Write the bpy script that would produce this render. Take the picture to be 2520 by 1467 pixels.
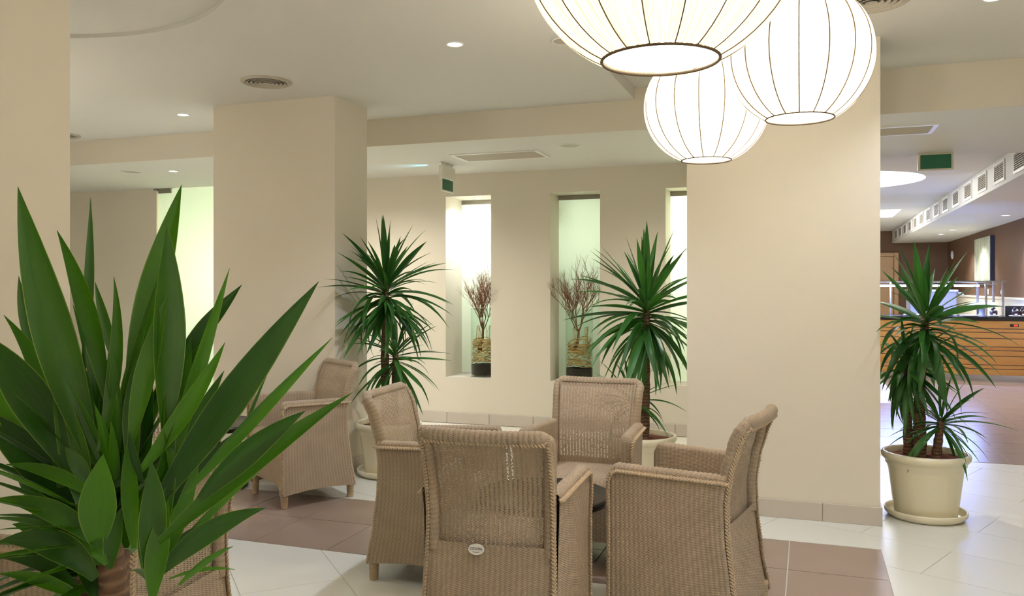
import bpy, math, random
from math import sin, cos, pi, radians, sqrt, atan2
from mathutils import Vector, Matrix, Euler

for o in list(bpy.data.objects):
    bpy.data.objects.remove(o)
S = bpy.context.scene
COL = S.collection
random.seed(7)

# ------------------------------------------------------------------ camera / world / exposure
TH = radians(19.5)               # the room's axes are the world axes, the camera looks 19.5 deg to the left of +Y
CT, ST = cos(TH), sin(TH)
FPX, HOR, CAMZ = 2060.0, 707.0, 1.375
cam = bpy.data.objects.new('camera', bpy.data.cameras.new('camera'))
cam.location = (0, 0, CAMZ)
cam.rotation_euler = (pi / 2, 0, TH)
cam.data.sensor_fit = 'HORIZONTAL'
cam.data.sensor_width = 36
cam.data.lens = 36 * FPX / 2520
cam.data.shift_y = -(733.5 - HOR) / 2520
cam.data.clip_start = 0.05
COL.objects.link(cam)
S.camera = cam
W = bpy.data.worlds.new('world')
S.world = W
W.use_nodes = True
W.node_tree.nodes['Background'].inputs[0].default_value = (0.9, 0.88, 0.8, 1)
W.node_tree.nodes['Background'].inputs[1].default_value = 0.3
S.view_settings.view_transform = 'Standard'
S.view_settings.look = 'None'
S.view_settings.gamma = 1
S.view_settings.use_curve_mapping = False
S.view_settings.exposure = 0.78

E_PEND = (11.5, 22.0, 25.0)      # bulbs in the three pendants
E_DOWN = 38.0                    # ceiling downlights of the lounge
E_SOFF = 34.0                    # downlights under the soffit
WARM = (0.91, 1.0, 1.20)
NEUT = (0.95, 1.0, 1.10)
COOL = (0.30, 0.42, 1.0)

def RC(X, Y):                    # camera-aligned ground coordinates -> room
    return (X * CT - Y * ST, X * ST + Y * CT)
def at(px, py, Y):               # picture position + distance -> point in the room
    X = (px - 1260) / FPX * Y
    x, y = RC(X, Y)
    return Vector((x, y, CAMZ - (py - HOR) / FPX * Y))

# ------------------------------------------------------------------ materials
def lin(c):
    return tuple((v / 255 / 12.92) if v / 255 <= 0.04045 else ((v / 255 + 0.055) / 1.055) ** 2.4 for v in c)

class NT:
    def __init__(s, name):
        s.m = bpy.data.materials.new(name)
        s.m.use_nodes = True
        s.t = s.m.node_tree
        s.t.nodes.clear()
        s.out = s.t.nodes.new('ShaderNodeOutputMaterial')
    def n(s, typ, **kw):
        nd = s.t.nodes.new(typ)
        for k, v in kw.items():
            setattr(nd, k, v)
        return nd
    def l(s, a, b):
        s.t.links.new(a, b)
    def math(s, op, a, b=None, c=None):
        nd = s.n('ShaderNodeMath', operation=op)
        for i, v in enumerate((a, b, c)):
            if v is None:
                continue
            if isinstance(v, (int, float)):
                nd.inputs[i].default_value = v
            else:
                s.l(v, nd.inputs[i])
        return nd.outputs[0]
    def mix(s, fac, a, b, blend='MIX'):
        nd = s.n('ShaderNodeMix', data_type='RGBA', blend_type=blend)
        for sock, v in ((nd.inputs[0], fac), (nd.inputs[6], a), (nd.inputs[7], b)):
            if isinstance(v, (int, float)):
                sock.default_value = v
            elif isinstance(v, tuple):
                sock.default_value = (*v[:3], 1)
            else:
                s.l(v, sock)
        return nd.outputs[2]
    def bsdf(s, **kw):
        p = s.n('ShaderNodeBsdfPrincipled')
        for k, v in kw.items():
            sock = p.inputs[k.replace('_', ' ')]
            if isinstance(v, tuple):
                sock.default_value = (*v[:3], 1)
            elif isinstance(v, (int, float)):
                sock.default_value = v
            else:
                s.l(v, sock)
        return p
    def noise(s, scale, detail=3, vec=None, coord='Object', stretch=None):
        if vec is None:
            tc = s.n('ShaderNodeTexCoord')
            vec = tc.outputs[coord]
        if stretch:
            mp = s.n('ShaderNodeMapping')
            mp.inputs['Scale'].default_value = stretch
            s.l(vec, mp.inputs[0])
            vec = mp.outputs[0]
        nz = s.n('ShaderNodeTexNoise')
        nz.inputs['Scale'].default_value = scale
        nz.inputs['Detail'].default_value = detail
        s.l(vec, nz.inputs['Vector'])
        return nz.outputs[0]
    def bump(s, h, strength=0.3, dist=0.002):
        b = s.n('ShaderNodeBump')
        b.inputs['Strength'].default_value = strength
        b.inputs['Distance'].default_value = dist
        s.l(h, b.inputs['Height'])
        return b.outputs[0]
    def end(s, sh):
        s.l(sh, s.out.inputs[0])
        return s.m

def plain(name, rgb, rough=0.5, metal=0.0, var=0.06, scale=6, bump=0.0, bscale=200, **kw):
    t = NT(name)
    c = lin(rgb)
    nz = t.noise(scale)
    col = t.mix(nz, tuple(v * (1 - var) for v in c), tuple(min(1, v * (1 + var)) for v in c))
    p = t.bsdf(Base_Color=col, Roughness=rough, Metallic=metal, **kw)
    if bump:
        t.l(t.bump(t.noise(bscale, 2), bump, 0.002), p.inputs['Normal'])
    return t.end(p.outputs[0])

def emit(name, rgb, strength):
    t = NT(name)
    e = t.n('ShaderNodeEmission')
    e.inputs[0].default_value = (*rgb, 1)
    e.inputs[1].default_value = strength
    return t.end(e.outputs[0])

M = {}
M['wall'] = plain('beige_wall_paint', (221, 212, 193), 0.62, var=0.02, scale=1.5, bump=0.08, bscale=260)
M['ceil'] = plain('ceiling_paint', (220, 217, 207), 0.7, var=0.015, scale=1.2, bump=0.05, bscale=200)
M['white'] = plain('white_enamel', (235, 233, 226), 0.4, var=0.02)
M['tile_w'] = plain('pale_floor_tile', (223, 222, 212), 0.30, var=0.035, scale=2.2, bump=0.05, bscale=60)
M['tile_d'] = plain('taupe_floor_tile', (154, 133, 118), 0.24, var=0.06, scale=3.5, bump=0.06, bscale=80)
M['grout'] = plain('floor_grout', (232, 226, 210), 0.8, var=0.05)
M['skirt'] = plain('grey_skirting_tile', (196, 186, 172), 0.38, var=0.05, scale=4)
M['brown'] = plain('brown_wall_paint', (112, 82, 58), 0.6, var=0.03, scale=1.5)
M['cream'] = plain('cream_dado', (232, 222, 196), 0.5, var=0.02)
M['black'] = plain('black_lacquer', (24, 22, 22), 0.25, var=0.1)
M['dark'] = plain('dark_void', (30, 27, 24), 0.8)
M['steel'] = plain('brushed_steel', (190, 190, 195), 0.25, metal=1.0, var=0.05)
M['hinge'] = plain('hinge_metal', (150, 146, 136), 0.35, metal=0.8, var=0.05)
M['pot'] = plain('cream_glazed_pot', (235, 226, 196), 0.24, var=0.03, scale=3)
M['soil'] = plain('red_brown_soil', (112, 58, 36), 0.95, var=0.5, scale=90, bump=1.0, bscale=120)
M['grille'] = plain('grille_beige', (186, 177, 158), 0.45, var=0.03)
M['green'] = plain('green_sign_panel', (12, 98, 62), 0.3, var=0.04)
M['sign'] = plain('sign_housing', (214, 204, 178), 0.4, var=0.03)
M['signw'] = plain('sign_housing_white', (228, 224, 208), 0.4, var=0.02)
M['greyp'] = plain('grey_plastic', (168, 166, 172), 0.5, var=0.03)
M['plate'] = plain('white_porcelain', (240, 240, 240), 0.15, var=0.01)
M['berry'] = plain('dark_dessert', (52, 26, 40), 0.3, var=0.5, scale=60, bump=0.6, bscale=90)
M['canvas_edge'] = plain('canvas_dark_edge', (44, 48, 72), 0.6)
M['doorwood'] = plain('pale_door_wood', (205, 165, 118), 0.45, var=0.08, scale=5)
M['raffia'] = plain('raffia_strand', (206, 164, 98), 0.55, var=0.25, scale=14)
M['twig'] = plain('dry_twig', (132, 88, 58), 0.8, var=0.3, scale=25)
M['gravel'] = plain('dark_peat_fill', (52, 40, 33), 0.9, var=0.4, scale=60, bump=0.8, bscale=80)
M['wire'] = plain('shade_wire', (92, 72, 44), 0.6, var=0.1)
M['lip_green'] = plain('hedge_green', (60, 84, 56), 0.9, var=0.4, scale=8)
M['lamp_on'] = emit('downlight_lens', (1.0, 0.95, 0.85), 14)
M['lamp_off'] = plain('downlight_lens_off', (225, 222, 205), 0.3)
M['cool_tube'] = emit('cool_tube', (0.24, 0.38, 1.0), 150)
M['cove'] = emit('cove_strip', (1.0, 0.99, 0.95), 14)
M['led_red'] = emit('led_red', (1.0, 0.05, 0.03), 3)
M['badge'] = plain('badge_white', (238, 232, 222), 0.35, var=0.02)
M['badge_ink'] = plain('badge_ink', (58, 42, 34), 0.6)
M['throat'] = plain('diffuser_throat', (104, 97, 84), 0.8)
M['hook'] = plain('chrome', (210, 210, 205), 0.12, metal=1.0, var=0.02)

def mk_wicker(name, holes):
    t = NT(name)
    uv = t.n('ShaderNodeUVMap')
    sp = t.n('ShaderNodeSeparateXYZ')
    t.l(uv.outputs[0], sp.inputs[0])
    u, v = sp.outputs[0], sp.outputs[1]
    half = t.math('FLOOR', t.math('DIVIDE', u, 0.0095))
    ph = t.math('ADD', t.math('DIVIDE', v, 0.0062), t.math('MULTIPLY', half, 0.5))
    s = t.math('MULTIPLY_ADD', t.math('SINE', t.math('MULTIPLY', ph, 2 * pi)), 0.5, 0.5)
    ru = t.math('ABSOLUTE', t.math('SINE', t.math('MULTIPLY', u, pi / 0.019)))
    nz = t.noise(9, 4)
    fine = t.noise(160, 2)
    col = t.mix(nz, lin((170, 147, 118)), lin((208, 186, 155)))
    col = t.mix(t.math('MULTIPLY', t.math('SUBTRACT', 1.0, s), 0.55), col, lin((92, 73, 54)))  # shade between the strands put into the colour
    col = t.mix(t.math('MULTIPLY', t.math('SUBTRACT', 1.0, ru), 0.32), col, lin((96, 76, 56)))  # shade in the rib grooves, also mixed into the colour
    col = t.mix(t.math('MULTIPLY', fine, 0.25), col, lin((206, 190, 166)))
    h = t.math('ADD', t.math('MULTIPLY', s, 0.7), t.math('MULTIPLY', ru, 0.3))
    p = t.bsdf(Base_Color=col, Roughness=0.55)
    t.l(t.bump(h, 0.8, 0.0025), p.inputs['Normal'])
    if not holes:
        return t.end(p.outputs[0])
    gap = t.math('MULTIPLY', t.math('LESS_THAN', s, 0.30), t.math('LESS_THAN', ru, 0.55))
    gap = t.math('MULTIPLY', gap, t.math('GREATER_THAN', t.noise(130, 2), 0.44))
    tr = t.n('ShaderNodeBsdfTransparent')
    mx = t.n('ShaderNodeMixShader')
    t.l(gap, mx.inputs[0]); t.l(p.outputs[0], mx.inputs[1]); t.l(tr.outputs[0], mx.inputs[2])
    return t.end(mx.outputs[0])
M['wicker'] = mk_wicker('woven_wicker', False)
M['wicker_open'] = mk_wicker('woven_wicker_open', True)
M['braid'] = plain('wicker_braid', (184, 160, 128), 0.5, var=0.14, scale=60)

def mk_leaf(name, a, b, tr=0.18):
    t = NT(name)
    oi = t.n('ShaderNodeObjectInfo')
    uv = t.n('ShaderNodeUVMap')
    st = t.noise(6, 2, vec=uv.outputs[0], stretch=(14, 0.6, 1))
    f = t.math('MULTIPLY_ADD', oi.outputs['Random'], 0.7, t.math('MULTIPLY', st, 0.4))
    col = t.mix(f, lin(a), lin(b))
    su = t.n('ShaderNodeSeparateXYZ'); t.l(uv.outputs[0], su.inputs[0])
    ed = t.math('GREATER_THAN', t.math('ABSOLUTE', t.math('SUBTRACT', su.outputs[0], 0.5)), 0.475)
    col = t.mix(t.math('MULTIPLY', ed, 0.5), col, lin((150, 168, 70)))
    p = t.bsdf(Base_Color=col, Roughness=0.36)
    t.l(t.bump(st, 0.25, 0.002), p.inputs['Normal'])
    tl = t.n('ShaderNodeBsdfTranslucent')
    t.l(t.mix(1.0, col, (1.6, 1.8, 0.5), 'MULTIPLY'), tl.inputs[0])
    mx = t.n('ShaderNodeMixShader')
    mx.inputs[0].default_value = tr
    t.l(p.outputs[0], mx.inputs[1]); t.l(tl.outputs[0], mx.inputs[2])
    return t.end(mx.outputs[0])
M['leaf'] = mk_leaf('yucca_leaf', (18, 66, 24), (62, 118, 44))
M['leaf_big'] = mk_leaf('yucca_leaf_vivid', (3, 46, 1), (72, 128, 5), 0.3)

def mk_trunk():
    t = NT('yucca_bark')
    w = t.n('ShaderNodeTexWave', wave_type='BANDS', bands_direction='Z')
    w.inputs['Scale'].default_value = 14
    w.inputs['Distortion'].default_value = 6
    w.inputs['Detail'].default_value = 3
    tc = t.n('ShaderNodeTexCoord')
    t.l(tc.outputs['Object'], w.inputs[0])
    col = t.mix(w.outputs[1], lin((98, 72, 52)), lin((126, 97, 72)))
    p = t.bsdf(Base_Color=col, Roughness=0.85)
    t.l(t.bump(w.outputs[1], 0.8, 0.006), p.inputs['Normal'])
    return t.end(p.outputs[0])
M['trunk'] = mk_trunk()

def mk_shade():
    t = NT('pleated_shade_fabric')
    uv = t.n('ShaderNodeUVMap')
    a = t.noise(5, 4, vec=uv.outputs[0], stretch=(42, 0.35, 1))
    b = t.noise(5, 2, vec=uv.outputs[0], stretch=(10, 0.25, 1))
    k = t.math('MULTIPLY_ADD', a, 1.3, t.math('MULTIPLY', b, 0.7))
    rp = t.n('ShaderNodeMapRange')
    rp.inputs[1].default_value = 0.7; rp.inputs[2].default_value = 1.35
    t.l(k, rp.inputs[0])
    col = t.mix(rp.outputs[0], lin((172, 132, 66)), lin((248, 232, 188)))
    tl = t.n('ShaderNodeBsdfTranslucent'); t.l(col, tl.inputs[0])
    df = t.n('ShaderNodeBsdfDiffuse'); t.l(col, df.inputs[0])
    m1 = t.n('ShaderNodeMixShader'); m1.inputs[0].default_value = 0.3
    t.l(tl.outputs[0], m1.inputs[1]); t.l(df.outputs[0], m1.inputs[2])
    tr = t.n('ShaderNodeBsdfTransparent'); tr.inputs[0].default_value = (1, 0.96, 0.86, 1)
    m2 = t.n('ShaderNodeMixShader'); m2.inputs[0].default_value = 0.27
    t.l(m1.outputs[0], m2.inputs[1]); t.l(tr.outputs[0], m2.inputs[2])
    return t.end(m2.outputs[0])
M['shade'] = mk_shade()

def mk_frost():
    t = NT('frosted_film')
    tl = t.n('ShaderNodeBsdfTranslucent'); tl.inputs[0].default_value = (0.86, 0.93, 0.82, 1)
    df = t.n('ShaderNodeBsdfDiffuse'); df.inputs[0].default_value = (0.62, 0.68, 0.58, 1)
    m1 = t.n('ShaderNodeMixShader'); m1.inputs[0].default_value = 0.35
    t.l(tl.outputs[0], m1.inputs[1]); t.l(df.outputs[0], m1.inputs[2])
    gl = t.n('ShaderNodeBsdfGlossy'); gl.inputs['Roughness'].default_value = 0.06
    fr = t.n('ShaderNodeFresnel'); fr.inputs[0].default_value = 1.45
    m2 = t.n('ShaderNodeMixShader')
    t.l(fr.outputs[0], m2.inputs[0]); t.l(m1.outputs[0], m2.inputs[1]); t.l(gl.outputs[0], m2.inputs[2])
    return t.end(m2.outputs[0])
M['frost'] = mk_frost()
def mk_clear(name, tint):
    t = NT(name)
    tr = t.n('ShaderNodeBsdfTransparent'); tr.inputs[0].default_value = (*tint, 1)
    gl = t.n('ShaderNodeBsdfGlossy'); gl.inputs['Roughness'].default_value = 0.02
    lw = t.n('ShaderNodeLayerWeight'); lw.inputs[0].default_value = 0.35
    mx = t.n('ShaderNodeMixShader')
    t.l(t.math('MULTIPLY', t.math('POWER', lw.outputs['Facing'], 3.0), 0.5), mx.inputs[0]); t.l(tr.outputs[0], mx.inputs[1]); t.l(gl.outputs[0], mx.inputs[2])
    return t.end(mx.outputs[0])
M['glass'] = mk_clear('clear_glass', (0.94, 0.98, 0.95))

def mk_wood():
    t = NT('oak_plank')
    oi = t.n('ShaderNodeObjectInfo')
    nz = t.noise(4, 4, stretch=(0.6, 8, 14))
    f = t.math('MULTIPLY_ADD', oi.outputs['Random'], 0.35, t.math('MULTIPLY', nz, 0.7))
    col = t.mix(f, lin((176, 116, 50)), lin((226, 172, 98)))
    p = t.bsdf(Base_Color=col, Roughness=0.4)
    return t.end(p.outputs[0])
M['plank'] = mk_wood()

def mk_art():
    t = NT('abstract_tree_painting')
    a = t.noise(2.2, 5, stretch=(1, 1.6, 0.7))
    b = t.noise(3.2, 4, stretch=(1, 4.5, 0.6))
    col = t.mix(a, lin((150, 164, 120)), lin((226, 224, 206)))
    r = t.n('ShaderNodeValToRGB')
    r.color_ramp.elements[0].position = 0.50; r.color_ramp.elements[0].color = (0, 0, 0, 1)
    r.color_ramp.elements[1].position = 0.56; r.color_ramp.elements[1].color = (1, 1, 1, 1)
    e = r.color_ramp.elements.new(0.62); e.color = (0, 0, 0, 1)
    t.l(b, r.inputs[0])
    col = t.mix(t.math('MULTIPLY', r.outputs[0], 0.6), col, lin((92, 78, 74)))
    return t.end(t.bsdf(Base_Color=col, Roughness=0.6).outputs[0])
M['art'] = mk_art()

# ------------------------------------------------------------------ mesh helpers
class MB:
    def __init__(s):
        s.v, s.f, s.uv, s.mi = [], [], [], []
    def add(s, vs, fs, uvs=None, mi=0):
        o = len(s.v)
        s.v += [tuple(p) for p in vs]
        s.uv += uvs if uvs else [(0, 0)] * len(vs)
        s.f += [tuple(i + o for i in f) for f in fs]
        s.mi += [mi] * len(fs)
        return s
    def box(s, x0, x1, y0, y1, z0, z1, mi=0):
        vs = [(x0, y0, z0), (x1, y0, z0), (x1, y1, z0), (x0, y1, z0), (x0, y0, z1), (x1, y0, z1), (x1, y1, z1), (x0, y1, z1)]
        return s.add(vs, [(0, 3, 2, 1), (4, 5, 6, 7), (0, 1, 5, 4), (1, 2, 6, 5), (2, 3, 7, 6), (3, 0, 4, 7)], mi=mi)
    def bbox(s, x0, x1, y0, y1, z0, z1, b=0.006):      # box with chamfered vertical and top edges
        def ring(d, z):
            return [(x0 + d, y0 + b, z), (x0 + b, y0 + d, z), (x1 - b, y0 + d, z), (x1 - d, y0 + b, z),
                    (x1 - d, y1 - b, z), (x1 - b, y1 - d, z), (x0 + b, y1 - d, z), (x0 + d, y1 - b, z)]
        R = [ring(b * 0.6, z0), ring(0, z0 + b), ring(0, z1 - b), ring(b * 0.6, z1)]
        vs = [p for r in R for p in r]
        fs = [tuple(range(7, -1, -1)), tuple(range(24, 32))]
        for k in range(3):
            for i in range(8):
                j = (i + 1) % 8
                fs.append((k * 8 + i, k * 8 + j, k * 8 + 8 + j, k * 8 + 8 + i))
        return s.add(vs, fs)
    def grid(s, rows, closed=False, flip=False, uvs=None):  # rows: list of equal-length point lists
        n, m = len(rows), len(rows[0])
        vs = [p for r in rows for p in r]
        fs = []
        for i in range(n - 1):
            for j in range(m if closed else m - 1):
                k = (j + 1) % m
                q = (i * m + j, i * m + k, (i + 1) * m + k, (i + 1) * m + j)
                fs.append(q[::-1] if flip else q)
        return s.add(vs, fs, uvs)
    def lathe(s, prof, seg=32, c=(0, 0, 0), cap=False):
        rows = []
        for r, z in prof:
            rows.append([(c[0] + r * cos(2 * pi * i / seg), c[1] + r * sin(2 * pi * i / seg), c[2] + z) for i in range(seg)])
        uvs = [(i / seg, j / max(1, len(prof) - 1)) for j in range(len(prof)) for i in range(seg)]
        o = len(s.v)
        s.grid(rows, closed=True, uvs=uvs)
        if cap:
            s.f.append(tuple(range(o + seg - 1, o - 1, -1))); s.mi.append(0)
            e = o + (len(prof) - 1) * seg
            s.f.append(tuple(range(e, e + seg))); s.mi.append(0)
        return s
    def tube(s, pts, rad, seg=8, cap=True):
        pts = [Vector(p) for p in pts]
        rows, prev = [], None
        L = 0
        uvs = []
        for i, p in enumerate(pts):
            d = (pts[min(i + 1, len(pts) - 1)] - pts[max(i - 1, 0)]).normalized()
            if prev is None:
                a = d.orthogonal().normalized()
            else:
                a = (prev - d * prev.dot(d)).normalized()
            prev = a
            b = d.cross(a)
            r = rad[i] if isinstance(rad, (list, tuple)) else rad
            if i:
                L += (p - pts[i - 1]).length
            rows.append([p + (a * cos(2 * pi * k / seg) + b * sin(2 * pi * k / seg)) * r for k in range(seg)])
            uvs += [(L, k / seg * 2 * pi * r) for k in range(seg)]
        o = len(s.v)
        s.grid(rows, closed=True, uvs=uvs)
        if cap:
            s.f.append(tuple(range(o + seg - 1, o - 1, -1))); s.mi.append(0)
            e = o + (len(pts) - 1) * seg
            s.f.append(tuple(range(e, e + seg))); s.mi.append(0)
        return s
    def ell(s, c, ax, nu=6, nv=4):                          # small ellipsoid with three axis vectors
        vs = [Vector(c) - ax[2]]
        for j in range(1, nv):
            a = -pi / 2 + pi * j / nv
            for i in range(nu):
                b = 2 * pi * i / nu
                vs.append(Vector(c) + ax[0] * cos(a) * cos(b) + ax[1] * cos(a) * sin(b) + ax[2] * sin(a))
        vs.append(Vector(c) + ax[2])
        fs = []
        for i in range(nu):
            k = (i + 1) % nu
            fs.append((0, 1 + k, 1 + i))
            for j in range(nv - 2):
                fs.append((1 + j * nu + i, 1 + j * nu + k, 1 + (j + 1) * nu + k, 1 + (j + 1) * nu + i))
            fs.append((1 + (nv - 2) * nu + i, 1 + (nv - 2) * nu + k, len(vs) - 1))
        return s.add(vs, fs)
    def mesh(s, name, mats, smooth=False):
        me = bpy.data.meshes.new(name)
        me.from_pydata(s.v, [], s.f)
        for m in (mats if isinstance(mats, list) else [mats]):
            me.materials.append(M[m])
        ul = me.uv_layers.new(name='UVMap')
        for lp in me.loops:
            ul.data[lp.index].uv = s.uv[lp.vertex_index]
        if len(set(s.mi)) > 1:
            me.polygons.foreach_set('material_index', s.mi)
        if smooth:
            me.polygons.foreach_set('use_smooth', [True] * len(me.polygons))
        me.update()
        return me
    def build(s, name, mats, parent=None, smooth=False, loc=None):
        return link(name, s.mesh(name, mats, smooth), parent, loc)

def link(name, me, parent=None, loc=None):
    o = bpy.data.objects.new(name, me)
    COL.objects.link(o)
    if parent:
        o.parent = parent
    if loc is not None:
        o.location = loc
    return o
def tag(o, label, cat, group=None):
    o['label'] = label
    o['category'] = cat
    if group:
        o['group'] = group
    return o
def thing(name, label, cat, loc=(0, 0, 0), rz=0, group=None):
    o = bpy.data.objects.new(name, None)
    o.empty_display_size = 0.1
    COL.objects.link(o)
    o.location = loc
    o.rotation_euler = (0, 0, rz)
    return tag(o, label, cat, group)
def struct(o):
    o['kind'] = 'structure'
    return o
def dup(root, loc, rz, label, group=None):
    r = root.copy(); COL.objects.link(r)
    r.location = loc; r.rotation_euler = (0, 0, rz); r['label'] = label
    if group:
        r['group'] = group
    for ch in list(root.children):
        c = ch.copy(); COL.objects.link(c); c.parent = r
        for g in list(ch.children):
            d = g.copy(); COL.objects.link(d); d.parent = c
    return r
def lamp(name, typ, loc, energy, color, parent=None, rot=(0, 0, 0), radius=0.05, **kw):
    d = bpy.data.lights.new(name, typ)
    d.energy = energy
    d.color = color
    if typ in ('POINT', 'SPOT'):
        d.shadow_soft_size = radius
    for k, v in kw.items():
        setattr(d, k, v)
    o = bpy.data.objects.new(name, d)
    COL.objects.link(o)
    o.location = loc
    o.rotation_euler = rot
    if parent:
        o.parent = parent
    return o

# ------------------------------------------------------------------ the shell
ZL, ZR, ZS = 2.74, 2.82, 2.52            # left ceiling, raised right ceiling, soffit
YB, YF = 6.04, 7.80                      # beam front, back wall
XW0, XW1, YN = -9.5, 4.6, -3.2

def fill_holes(mb, outer, holes, z, up=False):
    import bmesh
    bm = bmesh.new()
    edges = []
    for loop in [outer] + holes:
        vs = [bm.verts.new((p[0], p[1], z)) for p in loop]
        for i in range(len(vs)):
            edges.append(bm.edges.new((vs[i], vs[(i + 1) % len(vs)])))
    bmesh.ops.triangle_fill(bm, use_beauty=True, use_dissolve=False, edges=edges)
    bm.verts.index_update()
    vs = [v.co.copy() for v in bm.verts]
    fs = []
    for f in bm.faces:
        idx = [v.index for v in f.verts]
        if (f.normal.z > 0) != up:
            idx = idx[::-1]
        fs.append(idx)
    bm.free()
    mb.add(vs, fs)
def circ(cx, cy, r, n=64):
    return [(cx + r * cos(2 * pi * i / n), cy + r * sin(2 * pi * i / n)) for i in range(n)]

mb = MB()
mb.box(XW0 - 0.2, XW1 + 0.2, YN - 0.2, 22.6, -0.15, -0.004)
floor = struct(mb.build('floor', 'grout'))

# ceiling of the lounge: lower slab left with a shallow round recess, raised slab right
XS = -1.19
rc = (-3.40, 2.40, 1.19); RD = 0.022
mb = MB()
fill_holes(mb, [(XW0, YN), (XS, YN), (XS, YB + 0.02), (XW0, YB + 0.02)], [circ(*rc)], ZL)
cc = circ(*rc)
mb.grid([[(p[0], p[1], ZL + RD) for p in cc], [(p[0], p[1], ZL) for p in cc]], closed=True)
mb.add([(p[0], p[1], ZL + RD) for p in cc], [tuple(range(63, -1, -1))])
mb.add([(XS, YN, ZL), (XS, YB + .02, ZL), (XS, YB + .02, ZR), (XS, YN, ZR)], [(0, 1, 2, 3)])
mb.add([(XS, YN, ZR), (XS, YB + .02, ZR), (XW1, YB + .02, ZR), (XW1, YN, ZR)], [(0, 1, 2, 3)])
struct(mb.build('ceiling', 'ceil'))
mb = MB()
mb.box(XW0, XW1, YB + 0.02, 8.15, ZS, ZS + 0.1)
struct(mb.build('ceiling_soffit', 'ceil'))
mb = MB()
mb.box(XW0, XW1, YB, YB + 0.02, ZS, ZR + 0.04)
struct(mb.build('trim_1', 'wall'))

NICHES = [(-3.477, -2.985, 0.42), (-2.368, -1.872, 0.30), (-1.25, -0.755, 0.30)]
NZ0, NZ1 = 0.465, 2.295
DX0, DX1 = -7.15, -6.05
YW = 8.24
XE = 0.30                                 # the back wall ends here, the restaurant opens to the right
mb = MB()
xs = XW0
mb.box(XW0, DX0, YF, YW, 0, ZS)
xs = DX1
for a, b, d in NICHES:
    mb.box(xs, a, YF, YW, 0, ZS)
    mb.box(a, b, YF, YW, 0, NZ0)
    mb.box(a, b, YF, YW, NZ1, ZS)
    xs = b
mb.box(xs, XE, YF, YW, 0, ZS)
struct(mb.build('wall_back', 'wall'))
mb = MB(); mb.box(XW0 - 0.15, XW0, YN, YW, 0, 2.9); struct(mb.build('wall_left', 'wall'))
mb = MB(); mb.box(XW1, XW1 + 0.15, YN, 8.15, 0, 2.9); struct(mb.build('wall_right', 'wall'))
mb = MB(); mb.box(XW0, XW1, YN - 0.15, YN, 0, 2.9); struct(mb.build('wall_front', 'wall'))

# free-standing pillars
PIL = {'left': (-4.23, -3.18, 5.20, 5.66), 'right': (-0.71, 0.39, 5.25, 5.70), 'near': (-3.80, -2.745, 2.06, 2.53)}
for k, (a, b, c, d) in PIL.items():
    mb = MB(); mb.box(a, b, c, d, 0, 2.78 if k != 'right' else ZR)
    struct(mb.build('wall_pillar_' + k, 'wall'))

# tiled skirting: each tile is a piece
def skirting(name, runs, h=0.108, t=0.012, L=0.46, off=0.0):
    root = bpy.data.objects.new(name, None); COL.objects.link(root); struct(root)
    for (x0, y0, x1, y1, nx, ny) in runs:
        d = Vector((x1 - x0, y1 - y0)); ln = d.length; d /= ln
        s = -off
        while s < ln - 0.02:
            a, b = max(s, 0) + 0.002, min(s + L, ln) - 0.002
            s += L
            if b - a < 0.02:
                continue
            m = MB()
            m.bbox(0, b - a, -t, 0.0, 0, h, 0.0025)
            o = m.build('skirting_tile', 'skirt', root)
            o.location = (x0 + d.x * a, y0 + d.y * a, 0)
            o.rotation_euler = (0, 0, atan2(d.y, d.x))
    return root
a, b, c, d = PIL['right']
skirting('baseboard_pillar_right', [(a - .012, c, b + .012, c, 0, -1), (b, c, b, d, 1, 0)], off=0.12)
a, b, c, d = PIL['left']
skirting('baseboard_pillar_left', [(a - .012, c, b + .012, c, 0, -1), (b, c, b, d, 1, 0)], off=0.2)
a, b, c, d = PIL['near']
skirting('baseboard_pillar_near', [(a, c, b, c, 0, -1), (b, c, b, d, 1, 0)])
skirting('baseboard_back', [(XW0, YF, DX0, YF, 0, -1), (DX1, YF, XE, YF, 0, -1)], off=0.17)

# ------------------------------------------------------------------ floor tiles (each a piece of the floor)
def clip(poly, a, b, c):                  # keep a*x+b*y >= c
    out = []
    for i in range(len(poly)):
        p, q = poly[i], poly[(i + 1) % len(poly)]
        dp, dq = a * p[0] + b * p[1] - c, a * q[0] + b * q[1] - c
        if dp >= 0:
            out.append(p)
        if dp * dq < 0:
            t = dp / (dp - dq)
            out.append((p[0] + (q[0] - p[0]) * t, p[1] + (q[1] - p[1]) * t))
    return out
def area(p):
    return abs(sum(p[i][0] * p[(i + 1) % len(p)][1] - p[(i + 1) % len(p)][0] * p[i][1] for i in range(len(p)))) / 2
def tile(poly, mat, z=0.0):
    if len(poly) < 3 or area(poly) < 0.004:
        return
    cx = sum(p[0] for p in poly) / len(poly); cy = sum(p[1] for p in poly) / len(poly)
    n = len(poly)
    vs = [(p[0] - cx, p[1] - cy, z - 0.004) for p in poly] + [(p[0] - cx, p[1] - cy, z) for p in poly]
    fs = [tuple(range(n, 2 * n))] + [(i, (i + 1) % n, n + (i + 1) % n, n + i) for i in range(n)]
    MB().add(vs, fs).build('tile', mat, floor, loc=(cx, cy, 0))
def rect(x0, x1, y0, y1):
    return [(x0, y0), (x1, y0), (x1, y1), (x0, y1)]
BX, PX, PY = 0.36, 0.456, 0.49            # the taupe band: right end, tile pitch
BY0, BY1 = 3.80, 4.78
g = 0.003
for k in range(17):
    for j in range(2):
        x1 = BX - k * PX
        tile(rect(x1 - PX + g, x1 - g, BY0 + j * PY + g, BY0 + (j + 1) * PY - g), 'tile_d')
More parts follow.
